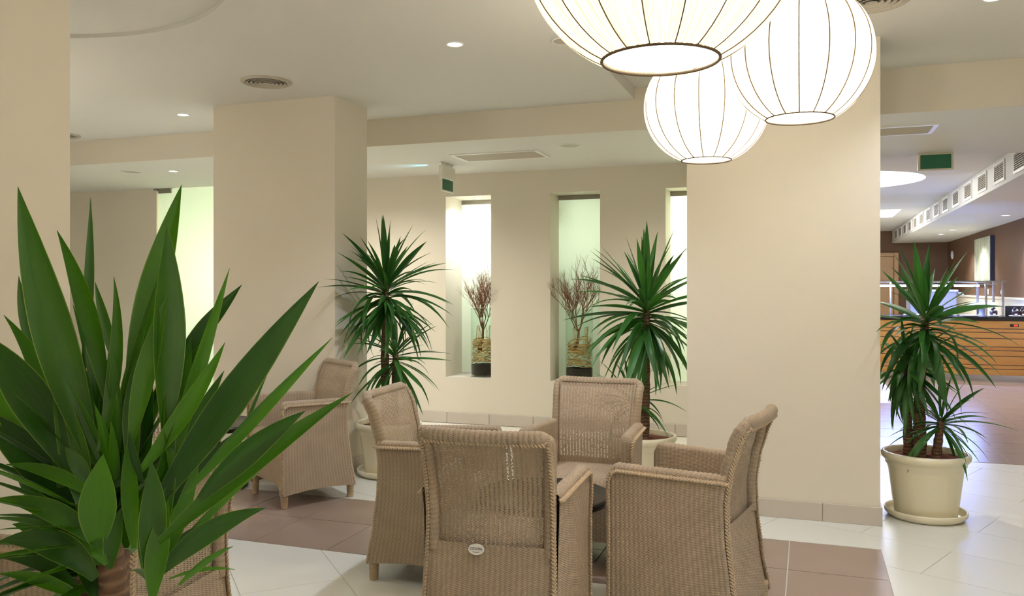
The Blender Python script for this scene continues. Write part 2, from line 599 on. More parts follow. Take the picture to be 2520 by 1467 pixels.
def field(ang, ox, oy, zones, Lx, Ly, gap, box, skip=None):
    ca, sa = cos(ang), sin(ang)
    for j in range(-60, 60):
        for i in range(-40, 40):
            x0 = i * Lx + (Lx / 2 if j % 2 else 0); y0 = j * Ly
            P = [(x0 + gap, y0 + gap), (x0 + Lx - gap, y0 + gap), (x0 + Lx - gap, y0 + Ly - gap), (x0 + gap, y0 + Ly - gap)]
            P = [(ox + p[0] * ca - p[1] * sa, oy + p[0] * sa + p[1] * ca) for p in P]
            if max(p[0] for p in P) < box[0] or min(p[0] for p in P) > box[1] or max(p[1] for p in P) < box[2] or min(p[1] for p in P) > box[3]:
                continue
            for z in zones:
                q = P
                for (a, b, c) in z:
                    q = clip(q, a, b, c)
                    if len(q) < 3:
                        break
                else:
                    tile(q, 'tile_w')
g2 = 0.0015
# front field, laid diagonally
field(radians(-45), -2.40, 3.79, [[(0, -1, -(BY0 - g)), (-1, 0, -BX), (1, 0, -5.2), (0, 1, 1.6)]], 0.94, 0.47, g2, (-5.2, BX, 1.6, BY0))
# field behind the band and right of it, laid at 24 degrees
zb = [(0, 1, BY1 + g), (-1, 0, -BX), (0, -1, -7.41), (1, 0, -7.4)]
zr = [(1, 0, BX), (0, 1, 2.4), (0, -1, -7.41), (-1, 0, -4.55)]
field(radians(-24.5), 0.894, 5.29, [zb, zr], 0.94, 0.466, g2, (-7.4, 4.55, 2.4, 7.41))
# restaurant floor: taupe tiles, with a pale area on the left farther back
for i in range(-2, 8):
    for j in range(14):
        x0, y0 = 0.12 + (i - 1) * PX, 7.42 + j * PY
        if x0 + PX > 3.6 and y0 > 8.1:
            continue
        pale = (x0 + PX / 2 < 1.15 and y0 > 10.4)
        if x0 < XE + 0.02 and y0 < 8.3:
            continue
        tile(rect(x0 + g, x0 + PX - g, y0 + g, y0 + PY - g), 'tile_w' if pale else 'tile_d')

# ------------------------------------------------------------------ frosted glass niches and the glass door
def pane(name, x0, x1, y, z0, z1, parent):
    m = MB()
    m.box(x0, x1, y, y + 0.012, z0, z1, mi=1)
    m.mi[2] = 0                            # front face carries the frosted film, the others are clear glass
    return m.build(name, ['frost', 'glass'], parent)
for k, (a, b, d) in enumerate(NICHES):
    root = bpy.data.objects.new('window_%d' % (k + 1), None); COL.objects.link(root); struct(root)
    y = YF + d
    pane('pane', a, b, y, NZ0, NZ1 - 0.045, root)
    m = MB(); m.bbox(a, b, y - 0.012, y + 0.03, NZ1 - 0.045, NZ1, 0.004); m.build('clamp_rail', 'hinge', root)
    m = MB(); m.bbox(a, b, y - 0.008, y + 0.03, NZ0, NZ0 + 0.012, 0.003); m.build('sill_channel', 'white', root)
door = bpy.data.objects.new('door_1', None); COL.objects.link(door); struct(door)
pane('pane', DX0 + 0.015, DX1, YF + 0.02, 0.01, ZS - 0.012, door)
m = MB(); m.bbox(DX0 + 0.02, DX0 + 0.20, YF + 0.0, YF + 0.045, ZS - 0.055, ZS - 0.002, 0.004); m.build('hinge_patch', 'hinge', door)
m = MB(); m.bbox(DX0 - 0.03, DX0 + 0.02, YF - 0.02, YF + 0.03, ZS - 0.02, ZS - 0.001, 0.004); m.build('pivot_plate', 'hinge', door)
# space behind the frosted glass
mb = MB()
mb.box(-8.2, -0.55, 9.05, 9.1, 0, 2.7)
mb.box(-8.25, -8.2, YW, 9.1, 0, 2.7)
mb.box(-0.55, -0.5, YW, 9.1, 0, 2.7)
mb.box(-8.2, -0.5, YW, 9.1, 2.6, 2.7)
for x in (-5.4, -2.68, -1.56):  # unseen dividers added to keep each pane's backlight apart
    mb.box(x - .02, x + .02, YW, 9.05, 0, 2.6)
struct(mb.build('wall_lightwell', 'white'))
for (x, z, e, c) in ((-6.25, 1.55, 20, (0.93, 1.0, 0.80)), (-3.1, 1.85, 12, (1, 1, 0.92)), (-1.0, 2.05, 17, (0.94, 1.0, 0.88)), (-2.15, 1.85, 6.5, (0.93, 1.0, 0.86))):
    lamp('lightwell_lamp', 'POINT', (x, 8.78, z), e, c, radius=0.12)

# ------------------------------------------------------------------ ceiling fittings
def downlight(x, y, z, label, on=True, r=0.042, e=None, color=WARM, group='recessed ceiling downlights', size=125, lens=None):
    t = thing('downlight', label, 'downlight', (x, y, z), 0, group)
    MB().lathe([(r + 0.012, 0.0), (r + 0.010, -0.004), (r + 0.002, -0.006), (r - 0.002, -0.002), (r - 0.004, -0.0005)], 28).build('trim_ring', 'white', t, True)
    m = MB().lathe([(0.001, -0.0012), (r - 0.004, -0.0012)], 28)
    m.f = [f[::-1] for f in m.f]
    m.build('lens', (lens or 'lamp_on') if on else 'lamp_off', t)
    if on and e:
        lamp('bulb', 'SPOT', (0, 0, -0.03), e, color, t, radius=0.04, spot_size=radians(size), spot_blend=0.7)
    return t
downlight(-1.87, 4.32, ZL, 'lit recessed downlight alone in the middle of the lounge ceiling', e=46)
downlight(-4.66, 5.37, ZL, 'lit recessed downlight in the ceiling just left of the beige pillar', e=E_DOWN)
downlight(-5.90, 6.66, ZS, 'lit recessed downlight under the low soffit near the glass door', e=E_SOFF)
downlight(0.87, 4.74, ZR, 'lit recessed downlight cut by the top right frame edge', e=22)
downlight(-3.23, YF + 0.22, NZ1, 'lit small downlight in the top of the brightest wall niche', e=20, r=0.038, size=150)
downlight(-2.12, YF + 0.12, NZ1, 'unlit small downlight in the top of the middle wall niche', on=False, r=0.034)
# unseen downlights added as extra light over the lounge behind and beside the camera
for (x, y, z) in ((0.9, 1.9, ZR), (-4.8, 1.2, ZL), (3.4, 2.2, ZR), (0.9, -1.2, ZR), (-7.2, 4.0, ZL), (2.6, 0.6, ZR)):
    downlight(x, y, z, 'added fill downlight in the lounge ceiling outside the picture', e=E_DOWN * (0.6 if x > 2 else 1.0), group='added downlights outside the picture')
for (x, y, e) in ((-0.30, 6.55, 55), (-4.05, 6.55, 60), (2.4, 7.0, 26)):  # hidden lamps added under the soffit to brighten the back of the room
    downlight(x, y, ZS, 'added fill downlight under the soffit hidden from view', e=e, size=160, color=(1.0, 0.97, 0.90), group='added soffit downlights hidden from view')

def round_diffuser(x, y, z, r, label):
    t = thing('round_air_diffuser', label, 'air diffuser', (x, y, z), 0, 'round ceiling diffusers')
    MB().lathe([(r, 0), (r, -0.006), (r - 0.012, -0.014), (r - 0.03, -0.012), (r - 0.034, -0.001)], 48).build('outer_ring', 'grille', t, True)
    m = MB().lathe([(0.001, -0.0008), (r - 0.03, -0.0008)], 32); m.f = [f[::-1] for f in m.f]
    m.build('dark_throat', 'throat', t)
    n = 5
    for k in range(n):
        q = (r - 0.036) * (1 - k / n)
        MB().lathe([(q, -0.014), (q - 0.003, -0.016), (max(q - 0.018, 0.002), -0.003), (max(q - 0.016, 0.002), -0.002), (q, -0.014)], 40).build('cone_ring', 'grille', t, True)
    MB().lathe([(0.016, -0.013), (0.001, -0.016)], 20).build('hub', 'grille', t, True)
round_diffuser(-3.39, 4.69, ZL, 0.165, 'round ringed air diffuser in the ceiling before the beige pillar')
round_diffuser(-6.32, 5.72, ZL, 0.165, 'round air diffuser half hidden at the near left pillar edge')
round_diffuser(0.30, 4.58, ZR, 0.185, 'round air diffuser beside the right pendant at the top edge')

def speaker(x, y, z, r, label):
    t = thing('ceiling_speaker', label, 'speaker', (x, y, z), 0, 'round ceiling speakers')
    MB().lathe([(r, 0), (r, -0.005), (r - 0.006, -0.008), (r - 0.010, -0.005)], 40).build('rim', 'white', t, True)
    m = MB().lathe([(0.001, -0.006), (r - 0.010, -0.005)], 40); m.f = [f[::-1] for f in m.f]
    m.build('mesh_cover', 'grille', t)
speaker(-1.81, 6.51, ZS, 0.092, 'round grey speaker under the soffit right of the long grille')
speaker(-6.31, 6.55, ZS, 0.10, 'round grey speaker under the soffit left of a lit downlight')
p = at(1388, 100, 4.63)
speaker(p.x, p.y, ZL, 0.07, 'small round ceiling disc half hidden behind the largest pendant')

def long_grille(x0, x1, y0, y1, z, label):
    t = thing('linear_air_grille', label, 'air grille', ((x0 + x1) / 2, (y0 + y1) / 2, z), 0, 'long soffit grilles')
    w, h = (x1 - x0) / 2, (y1 - y0) / 2
    m = MB()
    for a in ((-w, w, -h, -h + 0.03), (-w, w, h - 0.03, h), (-w, -w + 0.03, -h + .03, h - .03), (w - 0.03, w, -h + .03, h - .03)):
        m.box(*a, -0.01, 0)
    m.build('frame', 'white', t)
    m = MB(); m.box(-w + 0.03, w - 0.03, -h + 0.03, h - 0.03, -0.002, -0.0005); m.build('dark_backing', 'dark', t)
    n = int((2 * h - 0.06) / 0.03)
    for k in range(n):
        y = -h + 0.03 + (k + 0.5) * (2 * h - 0.06) / n
        m = MB(); m.add([(-w + .03, y - .012, -.003), (w - .03, y - .012, -.003), (w - .03, y + .010, -.011), (-w + .03, y + .010, -.011),
                         (-w + .03, y - .010, -.002), (w - .03, y - .010, -.002), (w - .03, y + .012, -.010), (-w + .03, y + .012, -.010)],
                        [(0, 3, 2, 1), (4, 5, 6, 7), (0, 1, 5, 4), (2, 3, 7, 6), (1, 2, 6, 5), (3, 0, 4, 7)])
        m.build('slat', 'grille', t)
long_grille(-2.92, -2.13, 6.62, 7.02, ZS, 'long slatted air grille in the soffit above the wall niches')
long_grille(0.06, 0.86, 6.50, 6.87, ZS, 'long slatted air grille in the soffit right of the right pillar')

# emergency signs
t = thing('emergency_sign', 'white hanging sign with a green lower panel above the brightest niche', 'sign', (-3.16, 7.12, ZS))
m = MB(); m.bbox(-0.02, 0.02, -0.15, 0.15, -0.15, -0.03, 0.006); m.build('housing', 'signw', t)
for y in (-0.09, 0.0, 0.09):
    m = MB(); m.bbox(-0.012, 0.012, y - 0.018, y + 0.018, -0.032, -0.0, 0.003); m.build('bracket', 'hook', t)
m = MB(); m.bbox(-0.006, 0.006, -0.135, 0.135, -0.262, -0.148, 0.003); m.build('panel_edge', 'signw', t)
m = MB(); m.bbox(-0.009, 0.009, -0.118, 0.118, -0.25, -0.118, 0.002); m.build('green_panel', 'green', t)
lamp('sign_lamp', 'SPOT', (-0.06, 0.0, -0.07), 6, (0.2, 0.75, 1.0), t, rot=(0, radians(100), 0), radius=0.01, spot_size=radians(38), spot_blend=0.6)
t = thing('exit_sign', 'green rectangular sign in a beige frame hanging before the restaurant', 'sign', (1.02, 7.93, ZS))
m = MB(); m.bbox(-0.137, 0.137, -0.02, 0.02, -0.152, 0.0, 0.006); m.build('housing', 'sign', t)
m = MB(); m.bbox(-0.118, 0.118, -0.026, -0.016, -0.136, -0.018, 0.002); m.build('green_panel', 'green', t)

# ------------------------------------------------------------------ pendant lamps
def pendant(px, py, Y, rpx, label, energy, hang=1.0, open_b=0.42, zc_top=ZR, tilt=0.0, squash=0.94, place=None, group='pleated globe pendants'):
    c = Vector(place) if place else at(px, py, Y)
    R = rpx * Y / FPX
    t = thing('pendant_lamp', label, 'pendant lamp', (c.x, c.y, c.z), 0, group)
    H = R * squash
    a0 = math.asin(open_b)
    n = 30
    seg = 288
    rows, uvs = [], []
    for j in range(n + 1):
        a = -pi / 2 + a0 + (pi - 2 * a0) * j / n
        r0, z = R * cos(a), H * sin(a) / cos(a0) * 0.94
        row = []
        for i in range(seg):
            b = 2 * pi * i / seg
            seam = abs(sin(b * 8))
            pl = 0.006 * R * sin(b * 72) + 0.005 * R * sin(b * 41 + 2 * sin(3 * b))
            r = r0 * (1 - 0.016 * (1 - seam) ** 3) + pl * (0.4 + cos(a))
            row.append((r * cos(b), r * sin(b), z))
            uvs.append((b * 3 / pi, z * 3))
        rows.append(row)
    m = MB(); m.grid(rows, closed=True, uvs=uvs)
    m.build('shade', 'shade', t, True)
    zb = -H * cos(a0) / cos(a0) * 0.94
    rb = R * cos(-pi / 2 + a0)
    for sgn in (-1, 1):
        pts = [(rb * cos(k * pi / 24), rb * sin(k * pi / 24), sgn * 0.94 * H) for k in range(49)]
        MB().tube(pts, R * 0.012, 6, False).build('rim_ring', 'wire', t, True)
    for k in range(16):
        b = k * pi / 8
        pts = []
        for j in range(0, 25):
            a = -pi / 2 + a0 + (pi - 2 * a0) * j / 24
            r = R * cos(a) * 0.999
            pts.append((r * cos(b), r * sin(b), H * sin(a) / cos(a0) * 0.94))
        MB().tube(pts, 0.0016 if R > 0.3 else 0.0024, 5, False).build('rib_wire', 'wire', t)
    m = MB().lathe([(0.001, zb + 0.012), (rb * 0.80, zb + 0.012), (rb * 0.80, zb + 0.006), (rb * 0.97, zb + 0.006)], 48)
    m.build('diffuser_disc', 'disc', t)
    top = zc_top - c.z
    MB().tube([(0, 0, 0.94 * H - 0.02), (0, 0, top - 0.02)], 0.004, 6).build('cord', 'white', t)
    MB().lathe([(0.055, top), (0.055, top - 0.012), (0.03, top - 0.03), (0.004, top - 0.034)], 28).build('ceiling_rose', 'white', t, True)
    MB().tube([(-rb, 0, 0.94 * H - 0.01), (rb, 0, 0.94 * H - 0.01)], 0.003, 6).build('cross_bar', 'wire', t)
    lamp('bulb', 'POINT', (0, 0, -0.02), energy, WARM, t, radius=0.07)
    return t
M['disc'] = emit('acrylic_disc_lit', (1.0, 0.97, 0.9), 2.6)
pendant(1625, -150, 2.0, 338, 'largest pleated globe pendant, its lower half at the top edge', E_PEND[0], open_b=0.425)
pendant(1968, 140, 3.0, 172, 'right glowing globe pendant in front of the pillar', E_PEND[1], open_b=0.47)
pendant(1738, 262, 3.7, 150, 'lowest and smallest glowing globe pendant of the three', E_PEND[2], open_b=0.40)

# unseen pendants added as fill light, left of and behind the camera
for (x, y, z, e, r) in ((-5.6, 2.6, 1.95, 46, 0.27), (-5.2, 3.4, 2.0, 24, 0.25), (1.0, -1.6, 2.0, 30, 0.27), (2.3, -0.9, 2.0, 40, 0.25)):
    X = x * CT + y * ST; Yc = -x * ST + y * CT
    pendant(0, 0, 1.0, r * FPX, 'added globe pendant for fill light outside the picture', e, open_b=0.42, zc_top=ZL, place=(x, y, z), group='added fill pendants outside the picture')

# ------------------------------------------------------------------ wicker armchairs
def interp(tab, z):
    for (a, va), (b, vb) in zip(tab, tab[1:]):
        if z <= b:
            f = max(0, (z - a) / (b - a))
            f = f * f * (3 - 2 * f) * 0.5 + f * 0.5
            return va + (vb - va) * f
    return tab[-1][1]
REAR = [(0.08, -0.262), (0.25, -0.232), (0.42, -0.212), (0.55, -0.208), (0.66, -0.222), (0.76, -0.248), (0.88, -0.296)]
def yr(z):
    return interp(REAR, z)
RIB = 0.019
def ribd(s):
    return abs(sin(pi * s / RIB)) ** 0.7
YFRONT = 0.255
ARMZ = 0.655
def braid_mesh(path, w=0.0085, step=0.0105):
    pts = [Vector(p) for p in path]
    L = [0]
    for a, b in zip(pts, pts[1:]):
        L.append(L[-1] + (b - a).length)
    m = MB()
    s, k = 0, 0
    i = 0
    while s < L[-1]:
        while i < len(L) - 2 and L[i + 1] < s:
            i += 1
        f = (s - L[i]) / max(1e-6, L[i + 1] - L[i])
        p = pts[i].lerp(pts[i + 1], f)
        d = (pts[i + 1] - pts[i]).normalized()
        out = Vector((p.x, p.y * 0.9, 0.0))
        if abs(d.z) < 0.5:
            out = Vector((p.x * 0.6 if abs(d.y) > .5 else 0, -1 if abs(d.x) > .5 else 0, 0.35))
        out = (out - d * out.dot(d)).normalized()
        sd = d.cross(out)
        q = 1 if k % 2 else -1
        ax = (d * 0.8 + sd * q * 0.75).normalized()
        bx = out.cross(ax).normalized()
        m.ell(p + sd * q * w * 0.45, (bx * 0.0052, out * 0.0062, ax * 0.0125), 6, 4)
        s += step * 0.62
        k += 1
    return m
def make_chair(label):
    t = thing('wicker_armchair', label, 'armchair', (0, 0, 0), 0, 'woven wicker armchairs')
    # --- arms with side panels
    for sd in (-1, 1):
        n = int(0.46 / RIB)
        ns = n * 5
        rows, uvs = [], []
        for j in range(ns + 1):
            s = j / ns
            xo = 0.252 + 0.033 * s
            wdt = 0.058
            drop = 0.035 * max(0, (s - 0.94) / 0.06) ** 2
            zt = ARMZ - 0.018 - drop + 0.012 * s
            zb = 0.082 + 0.018 * sin(pi * s)
            sec = []
            for k in range(12):
                z = zb + (zt - zb) * k / 11
                sec.append((xo + 0.008 * ((z - 0.35) / 0.3) ** 2, z, 1, 0))
            for k in range(1, 8):
                a = pi * k / 8
                sec.append((xo - wdt / 2 + 0.008 + wdt / 2 * cos(a), zt + 0.020 * sin(a), cos(a), sin(a)))
            for k in range(7):
                z = zt + (zb - zt) * k / 6
                sec.append((xo - wdt + 0.008, z, -1, 0))
            row = []
            per = 0
            pz = None
            for (x, z, nx, nz) in sec:
                y0 = yr(min(z, 0.64)) + 0.012
                y = y0 + (YFRONT - y0) * s
                d = 0.0045 * (ribd(s * 0.46) - 1)
                q = (sd * (x + d * nx), y, z + d * nz)
                if pz:
                    per += sqrt((x - pz[0]) ** 2 + (z - pz[1]) ** 2)
                pz = (x, z)
                row.append(q); uvs.append((s * 0.46, per))
            rows.append(row)
        m = MB(); m.grid(rows, flip=(sd < 0), uvs=uvs)
        last = rows[-1]; h = len(last) // 2
        o = len(m.v)
        m.add(last, [tuple(x if sd < 0 else x for x in (i, i + 1, len(last) - 2 - i, len(last) - 1 - i)) for i in range(h - 1)], [(p[0], p[2]) for p in last])
        m.build('arm', 'wicker', t, True)
        xo = lambda s: sd * (0.262 + 0.033 * s)
        path = [(xo(s / 12), yr(0.63) + 0.005 + (YFRONT - yr(0.63)) * s / 12, ARMZ - 0.026 + 0.012 * s / 12) for s in range(13)]
        path[-1] = (path[-1][0], YFRONT - 0.012, path[-1][2] - 0.012)
        path += [(xo(1) - sd * 0.004 * (k > 1), YFRONT + 0.003, 0.60 - 0.5 * k / 8) for k in range(9)]
        braid_mesh(path).build('braid', 'braid', t, True)
    # --- seat and front apron
    prof = [(-0.205, 0.425), (-0.12, 0.430), (-0.02, 0.437), (0.08, 0.444), (0.17, 0.448), (0.222, 0.444), (0.250, 0.432), (0.266, 0.41), (0.266, 0.385),
            (0.252, 0.365), (0.246, 0.34), (0.244, 0.26), (0.244, 0.19), (0.244, None)]
    nr = int(0.44 / RIB); ns = nr * 5
    rows, uvs = [], []
    for j in range(ns + 1):
        f = j / ns * 2 - 1
        row, per, pq = [], 0, None
        d = 0.0028 * (ribd(j / ns * nr * RIB) - 1)
        for k, (y, z) in enumerate(prof):
            if z is None:
                z = 0.135 - 0.05 * max(0, (abs(f) - 0.72) / 0.28) ** 1.5
            hw = 0.198 + 0.036 * (y + 0.2) / 0.46
            if pq:
                per += sqrt((y - pq[0]) ** 2 + (z - pq[1]) ** 2)
            pq = (y, z)
            dy, dz = (0, d) if k < 6 else (d, 0)
            row.append((f * hw, y + dy, z + dz)); uvs.append((j / ns * nr * RIB, per))
        rows.append(row)
    m = MB(); m.grid(rows, uvs=uvs); m.build('seat', 'wicker', t, True)
    # --- back: one woven sheet, a rolled frame round it, a lower rear panel
    nr = int(0.47 / RIB); ns = nr * 5
    rows, uvs = [], []
    for j in range(ns + 1):
        f = j / ns * 2 - 1
        row = []
        d = 0.0026 * (ribd(j / ns * nr * RIB) - 1)
        for k in range(19):
            z = 0.40 + 0.46 * k / 18
            hb = 0.204 + 0.012 * ((z - 0.40) / 0.46) ** 2
            y = yr(z) + 0.034 - 0.014 * (1 - f * f) + d
            row.append((f * hb, y, z)); uvs.append((j / ns * nr * RIB, z))
        rows.append(row)
    m = MB(); m.grid(rows, flip=True, uvs=uvs); m.build('back_sheet', 'wicker_open', t, True)
    rows, uvs = [], []
    for j in range(ns + 1):
        f = j / ns * 2 - 1
        d = 0.0026 * (1 - ribd(j / ns * nr * RIB))
        row = []
        for k in range(13):
            z = 0.085 + 0.37 * k / 12 + (0.012 * (1 - f * f) if k == 0 else 0)
            row.append((f * 0.240, yr(z) + 0.010 + d - 0.006 * (1 - f * f), z)); uvs.append((j / ns * nr * RIB, z))
        rows.append(row)
    m = MB(); m.grid(rows, uvs=uvs); m.build('rear_panel', 'wicker', t, True)
    path = []
    for k in range(40):
        z = 0.42 + 0.40 * k / 39
        path.append(Vector((-0.217 - 0.014 * ((z - 0.4) / 0.46) ** 2, yr(z) + 0.022, z)))
    c0 = Vector((-0.250, yr(0.855) + 0.012, 0.855))
    for k in range(1, 8):
        a = k / 8 * pi / 2
        path.append(Vector((-0.231 + 0.028 * (1 - cos(a)), yr(0.825 + 0.028 * sin(a)) + 0.018 - 0.008 * k / 8, 0.825 + 0.028 * sin(a) * 1.1)))
    half = list(path)
    for k in range(0, 121):
        f = -1 + 2 * k / 120
        path.append(Vector((f * 0.203, yr(0.857) + 0.010 - 0.012 * (1 - f * f), 0.856 - 0.004 * (1 - f * f))))
    path += [Vector((-p.x, p.y, p.z)) for p in reversed(half)]
    rad, s = [], 0
    for i, p in enumerate(path):
        if i:
            s += (p - path[i - 1]).length
        rad.append(0.0245 + 0.0026 * ribd(s) - 0.004 * (len(half) > i or i >= len(path) - len(half)))
    m = MB().tube(path, rad, 14)
    m.build('back_frame', 'wicker', t, True)
    for sd in (-1, 1):
        path = [(sd * (0.245 - 0.012 * min(1, z / 22)), yr(0.085 + 0.745 * z / 40) + (0.002 if z < 28 else 0.002 - 0.008 * (z - 28) / 12), 0.085 + 0.745 * z / 40) for z in range(41)]
        braid_mesh(path).build('braid', 'braid', t, True)
    path = [(-0.222 + 0.444 * k / 20, yr(0.835) - 0.014 - 0.010 * (1 - (k / 10 - 1) ** 2), 0.838) for k in range(21)]
    braid_mesh(path).build('braid', 'braid', t, True)
    # --- legs, wrapped with cord
    for (x, y) in ((-0.245, 0.225), (0.245, 0.225), (-0.225, -0.235), (0.225, -0.235)):
        prof = [(0.019, 0.0), (0.0205, 0.004)]
        for k in range(9):
            z = 0.008 + k * 0.012
            r = 0.0205 + 0.006 * z / 0.12
            prof += [(r - 0.001, z), (r + 0.0012, z + 0.006), (r - 0.001, z + 0.0115)]
        prof.append((0.024, 0.125))
        MB().lathe(prof, 14, cap=True).build('leg', 'braid', t, True, loc=(x, y, 0))
    return t
chair0 = make_chair('wicker armchair seen from behind with a white oval badge')
def face_rot(fx, fy):                     # facing in camera-aligned ground coordinates -> rotation
    x, y = RC(fx, fy)
    return atan2(y, x) - pi / 2
CH = [  # X, Y, facing, label
    (-0.03, 3.19, (0.244, 0.97), None),
    (-0.365, 4.10, (0.965, -0.26), 'wicker armchair left of the black table, facing right'),
    (0.755, 3.50, (-0.87, 0.49), 'wicker armchair right of the black table, back to the pillar'),
    (0.385, 4.34, (-0.336, -0.942), 'wicker armchair facing the camera across the black table'),
    (-1.385, 5.53, (-0.794, -0.609), 'wicker armchair standing alone before the left beige pillar'),
    (-1.205, 2.60, (-0.97, 0.24), 'wicker armchair half hidden behind the large foreground yucca'),
    (-1.93, 4.49, (-0.4, 0.917), 'wicker armchair almost wholly hidden by foreground leaves'),
]
for i, (X, Y, f, lab) in enumerate(CH):
    x, y = RC(X, Y)
    if i == 0:
        chair0.location = (x, y, 0); chair0.rotation_euler = (0, 0, face_rot(*f))
    else:
        dup(chair0, (x, y, 0), face_rot(*f), lab)
# oval maker's badge on the front chair only
zb = 0.44
m = MB()
ry = yr(zb) - 0.012
ring = [(0.0285 * cos(2 * pi * k / 32), 0.0, 0.019 * sin(2 * pi * k / 32)) for k in range(32)]
m.add([(p[0], -0.0025, p[2]) for p in ring] + [(p[0] * 1.04, 0.004, p[2] * 1.04) for p in ring],
      [tuple(range(32))] + [(k, 32 + k, 32 + (k + 1) % 32, (k + 1) % 32) for k in range(32)])
badge = m.build('badge', 'badge', chair0, loc=(-0.045, ry, zb))
badge['label'] = 'white oval badge lettered CIDON'
def text_mesh(body, size, name, mat, parent, loc, rot=(pi / 2, 0, 0)):
    cu = bpy.data.curves.new(name, 'FONT')
    cu.body = body; cu.size = size; cu.align_x = 'CENTER'; cu.align_y = 'CENTER'; cu.extrude = 0.0002
    tmp = bpy.data.objects.new('tmp', cu); COL.objects.link(tmp)
    bpy.context.view_layer.update()
    me = bpy.data.meshes.new_from_object(tmp.evaluated_get(bpy.context.evaluated_depsgraph_get()))
    bpy.data.objects.remove(tmp)
    me.name = name
    me.materials.clear(); me.materials.append(M[mat])
    o = link(name, me, parent, loc)
    o.rotation_euler = rot
    return o
text_mesh('\u00b7CIDON\u00b7', 0.0135, 'lettering', 'badge_ink', badge, (0, -0.0032, 0.003))
m = MB()
for k in range(9):                       # the second line is too small to read in the photograph: faint strokes
    m.box(-0.0125 + k * 0.0028, -0.0105 + k * 0.0028, -0.0032, -0.0026, -0.0100 + 0.00006 * (k - 4) ** 2, -0.0082 + 0.00006 * (k - 4) ** 2)
m.build('fine_print', 'badge_ink', badge)

# ------------------------------------------------------------------ round black tables
def table(X, Y, label):
    x, y = RC(X, Y)
    t = thing('round_table', label, 'table', (x, y, 0), 0, 'round black pedestal tables')
    MB().lathe([(0.004, 0.442), (0.284, 0.442), (0.292, 0.445), (0.300, 0.442), (0.302, 0.432), (0.300, 0.412), (0.292, 0.407), (0.004, 0.407)], 64, cap=False).build('table_top', 'black', t, True)
    MB().lathe([(0.028, 0.03), (0.028, 0.39), (0.06, 0.408)], 24).build('column', 'black', t, True)
    MB().lathe([(0.21, 0.0), (0.212, 0.012), (0.20, 0.022), (0.06, 0.035), (0.03, 0.05), (0.004, 0.05)], 48, cap=True).build('base', 'black', t, True)
table(0.145, 3.80, 'round black pedestal table between the four wicker armchairs')
table(-2.04, 5.78, 'round black table mostly hidden left of the lone wicker armchair')

# ------------------------------------------------------------------ yuccas
def leaf_strip(pts, nrm, Wd, fold=0.22, b0=0.55):
    """a blade along a list of path points; nrm points out of its upper face"""
    m = MB()
    rows, uvs = [], []
    N = len(pts) - 1
    L = sum((pts[i + 1] - pts[i]).length for i in range(N))
    for i, p in enumerate(pts):
        t = i / N
        d = (pts[min(i + 1, N)] - pts[max(i - 1, 0)]).normalized()
        sd = d.cross(nrm)
        if sd.length < 1e-4:
            sd = d.orthogonal()
        sd.normalize()
        up = sd.cross(d).normalized()
        w = Wd * (b0 + (1 - b0) * sin(t / 0.45 * pi / 2) if t < 0.45 else 1.0 - ((t - 0.45) / 0.55) ** 1.6)
        w = max(min(w, Wd), 0.0006)
        h = fold * w
        rows.append([p - sd * w / 2 + up * h * 0.5, p - sd * w / 4 - up * h * 0.15, p - up * h * 0.45, p + sd * w / 4 - up * h * 0.15, p + sd * w / 2 + up * h * 0.5])
        uvs += [(x, t * L) for x in (0, 0.25, 0.5, 0.75, 1.0)]
    m.grid(rows, uvs=uvs)
    return m
def bez(a, b, c, n=10):
    return [a * (1 - k / n) ** 2 + b * 2 * (k / n) * (1 - k / n) + c * (k / n) ** 2 for k in range(n + 1)]
VAR = []
for k, (droop, wd) in enumerate(((0.02, .088), (0.06, .082), (0.14, .085), (0.24, .08), (0.36, .085), (0.50, .078), (0.66, .08), (0.30, .07), (0.10, .075))):
    a = Vector((0, 0, 0)); b = Vector((0, 0.52, 0.03 + droop * 0.12)); c = Vector((0.03 * (-1) ** k, 1.0 - droop * 0.35, -droop * 0.75))
    VAR.append(leaf_strip(bez(a, b, c, 9), Vector((0, 0, 1)), wd).mesh('leaf', 'leaf', True))
def blocked(p):
    for (x0, x1, y0, y1) in PIL.values():
        if x0 - 0.01 < p.x < x1 + 0.01 and y0 - 0.01 < p.y < y1 + 0.01:
            return True
    return p.y > YF - 0.02
def head(parent, c, n, L, rnd, e0=86, e1=-45, spread=0.16, wscale=1.0, pw=0.7):
    O = Vector(parent.location)
    for k in range(n):
        f = k / (n - 1)
        for tr in range(14):
            el = e0 + (e1 - e0) * f ** pw + rnd.uniform(-13, 13)
            az = k * 2.39996 + rnd.uniform(-0.5, 0.5) + tr * 0.45
            if f < 0.16:
                v = rnd.choice((0, 0, 1, 8))
            elif f < 0.5:
                v = rnd.choice((1, 2, 3, 7, 8))
            else:
                v = rnd.choice((2, 3, 4, 5, 6, 7))
            s = L * rnd.uniform(0.72, 1.15) * (0.84 + 0.22 * min(1, f * 2.5)) * (1 - 0.18 * max(0, f - 0.75) * 4)
            rot = Matrix.Rotation(az, 4, 'Z') @ Matrix.Rotation(radians(el), 4, 'X') @ Matrix.Rotation(rnd.uniform(-0.5, 0.5), 4, 'Y')
            base = Vector((0.018 * cos(az + pi / 2), 0.018 * sin(az + pi / 2), spread * (0.35 - f)))
            mt = Matrix.Translation(Vector(c) + base) @ rot @ Matrix.Diagonal((s * wscale * rnd.uniform(0.8, 1.2), s, s, 1))
            vs = VAR[v].vertices
            if not any(blocked(O + mt @ vs[i].co) for i in range(12, len(vs), 3)):
                break
        else:
            continue
        o = bpy.data.objects.new('leaf', VAR[v]); COL.objects.link(o)
        o.parent = parent
        o.matrix_local = mt
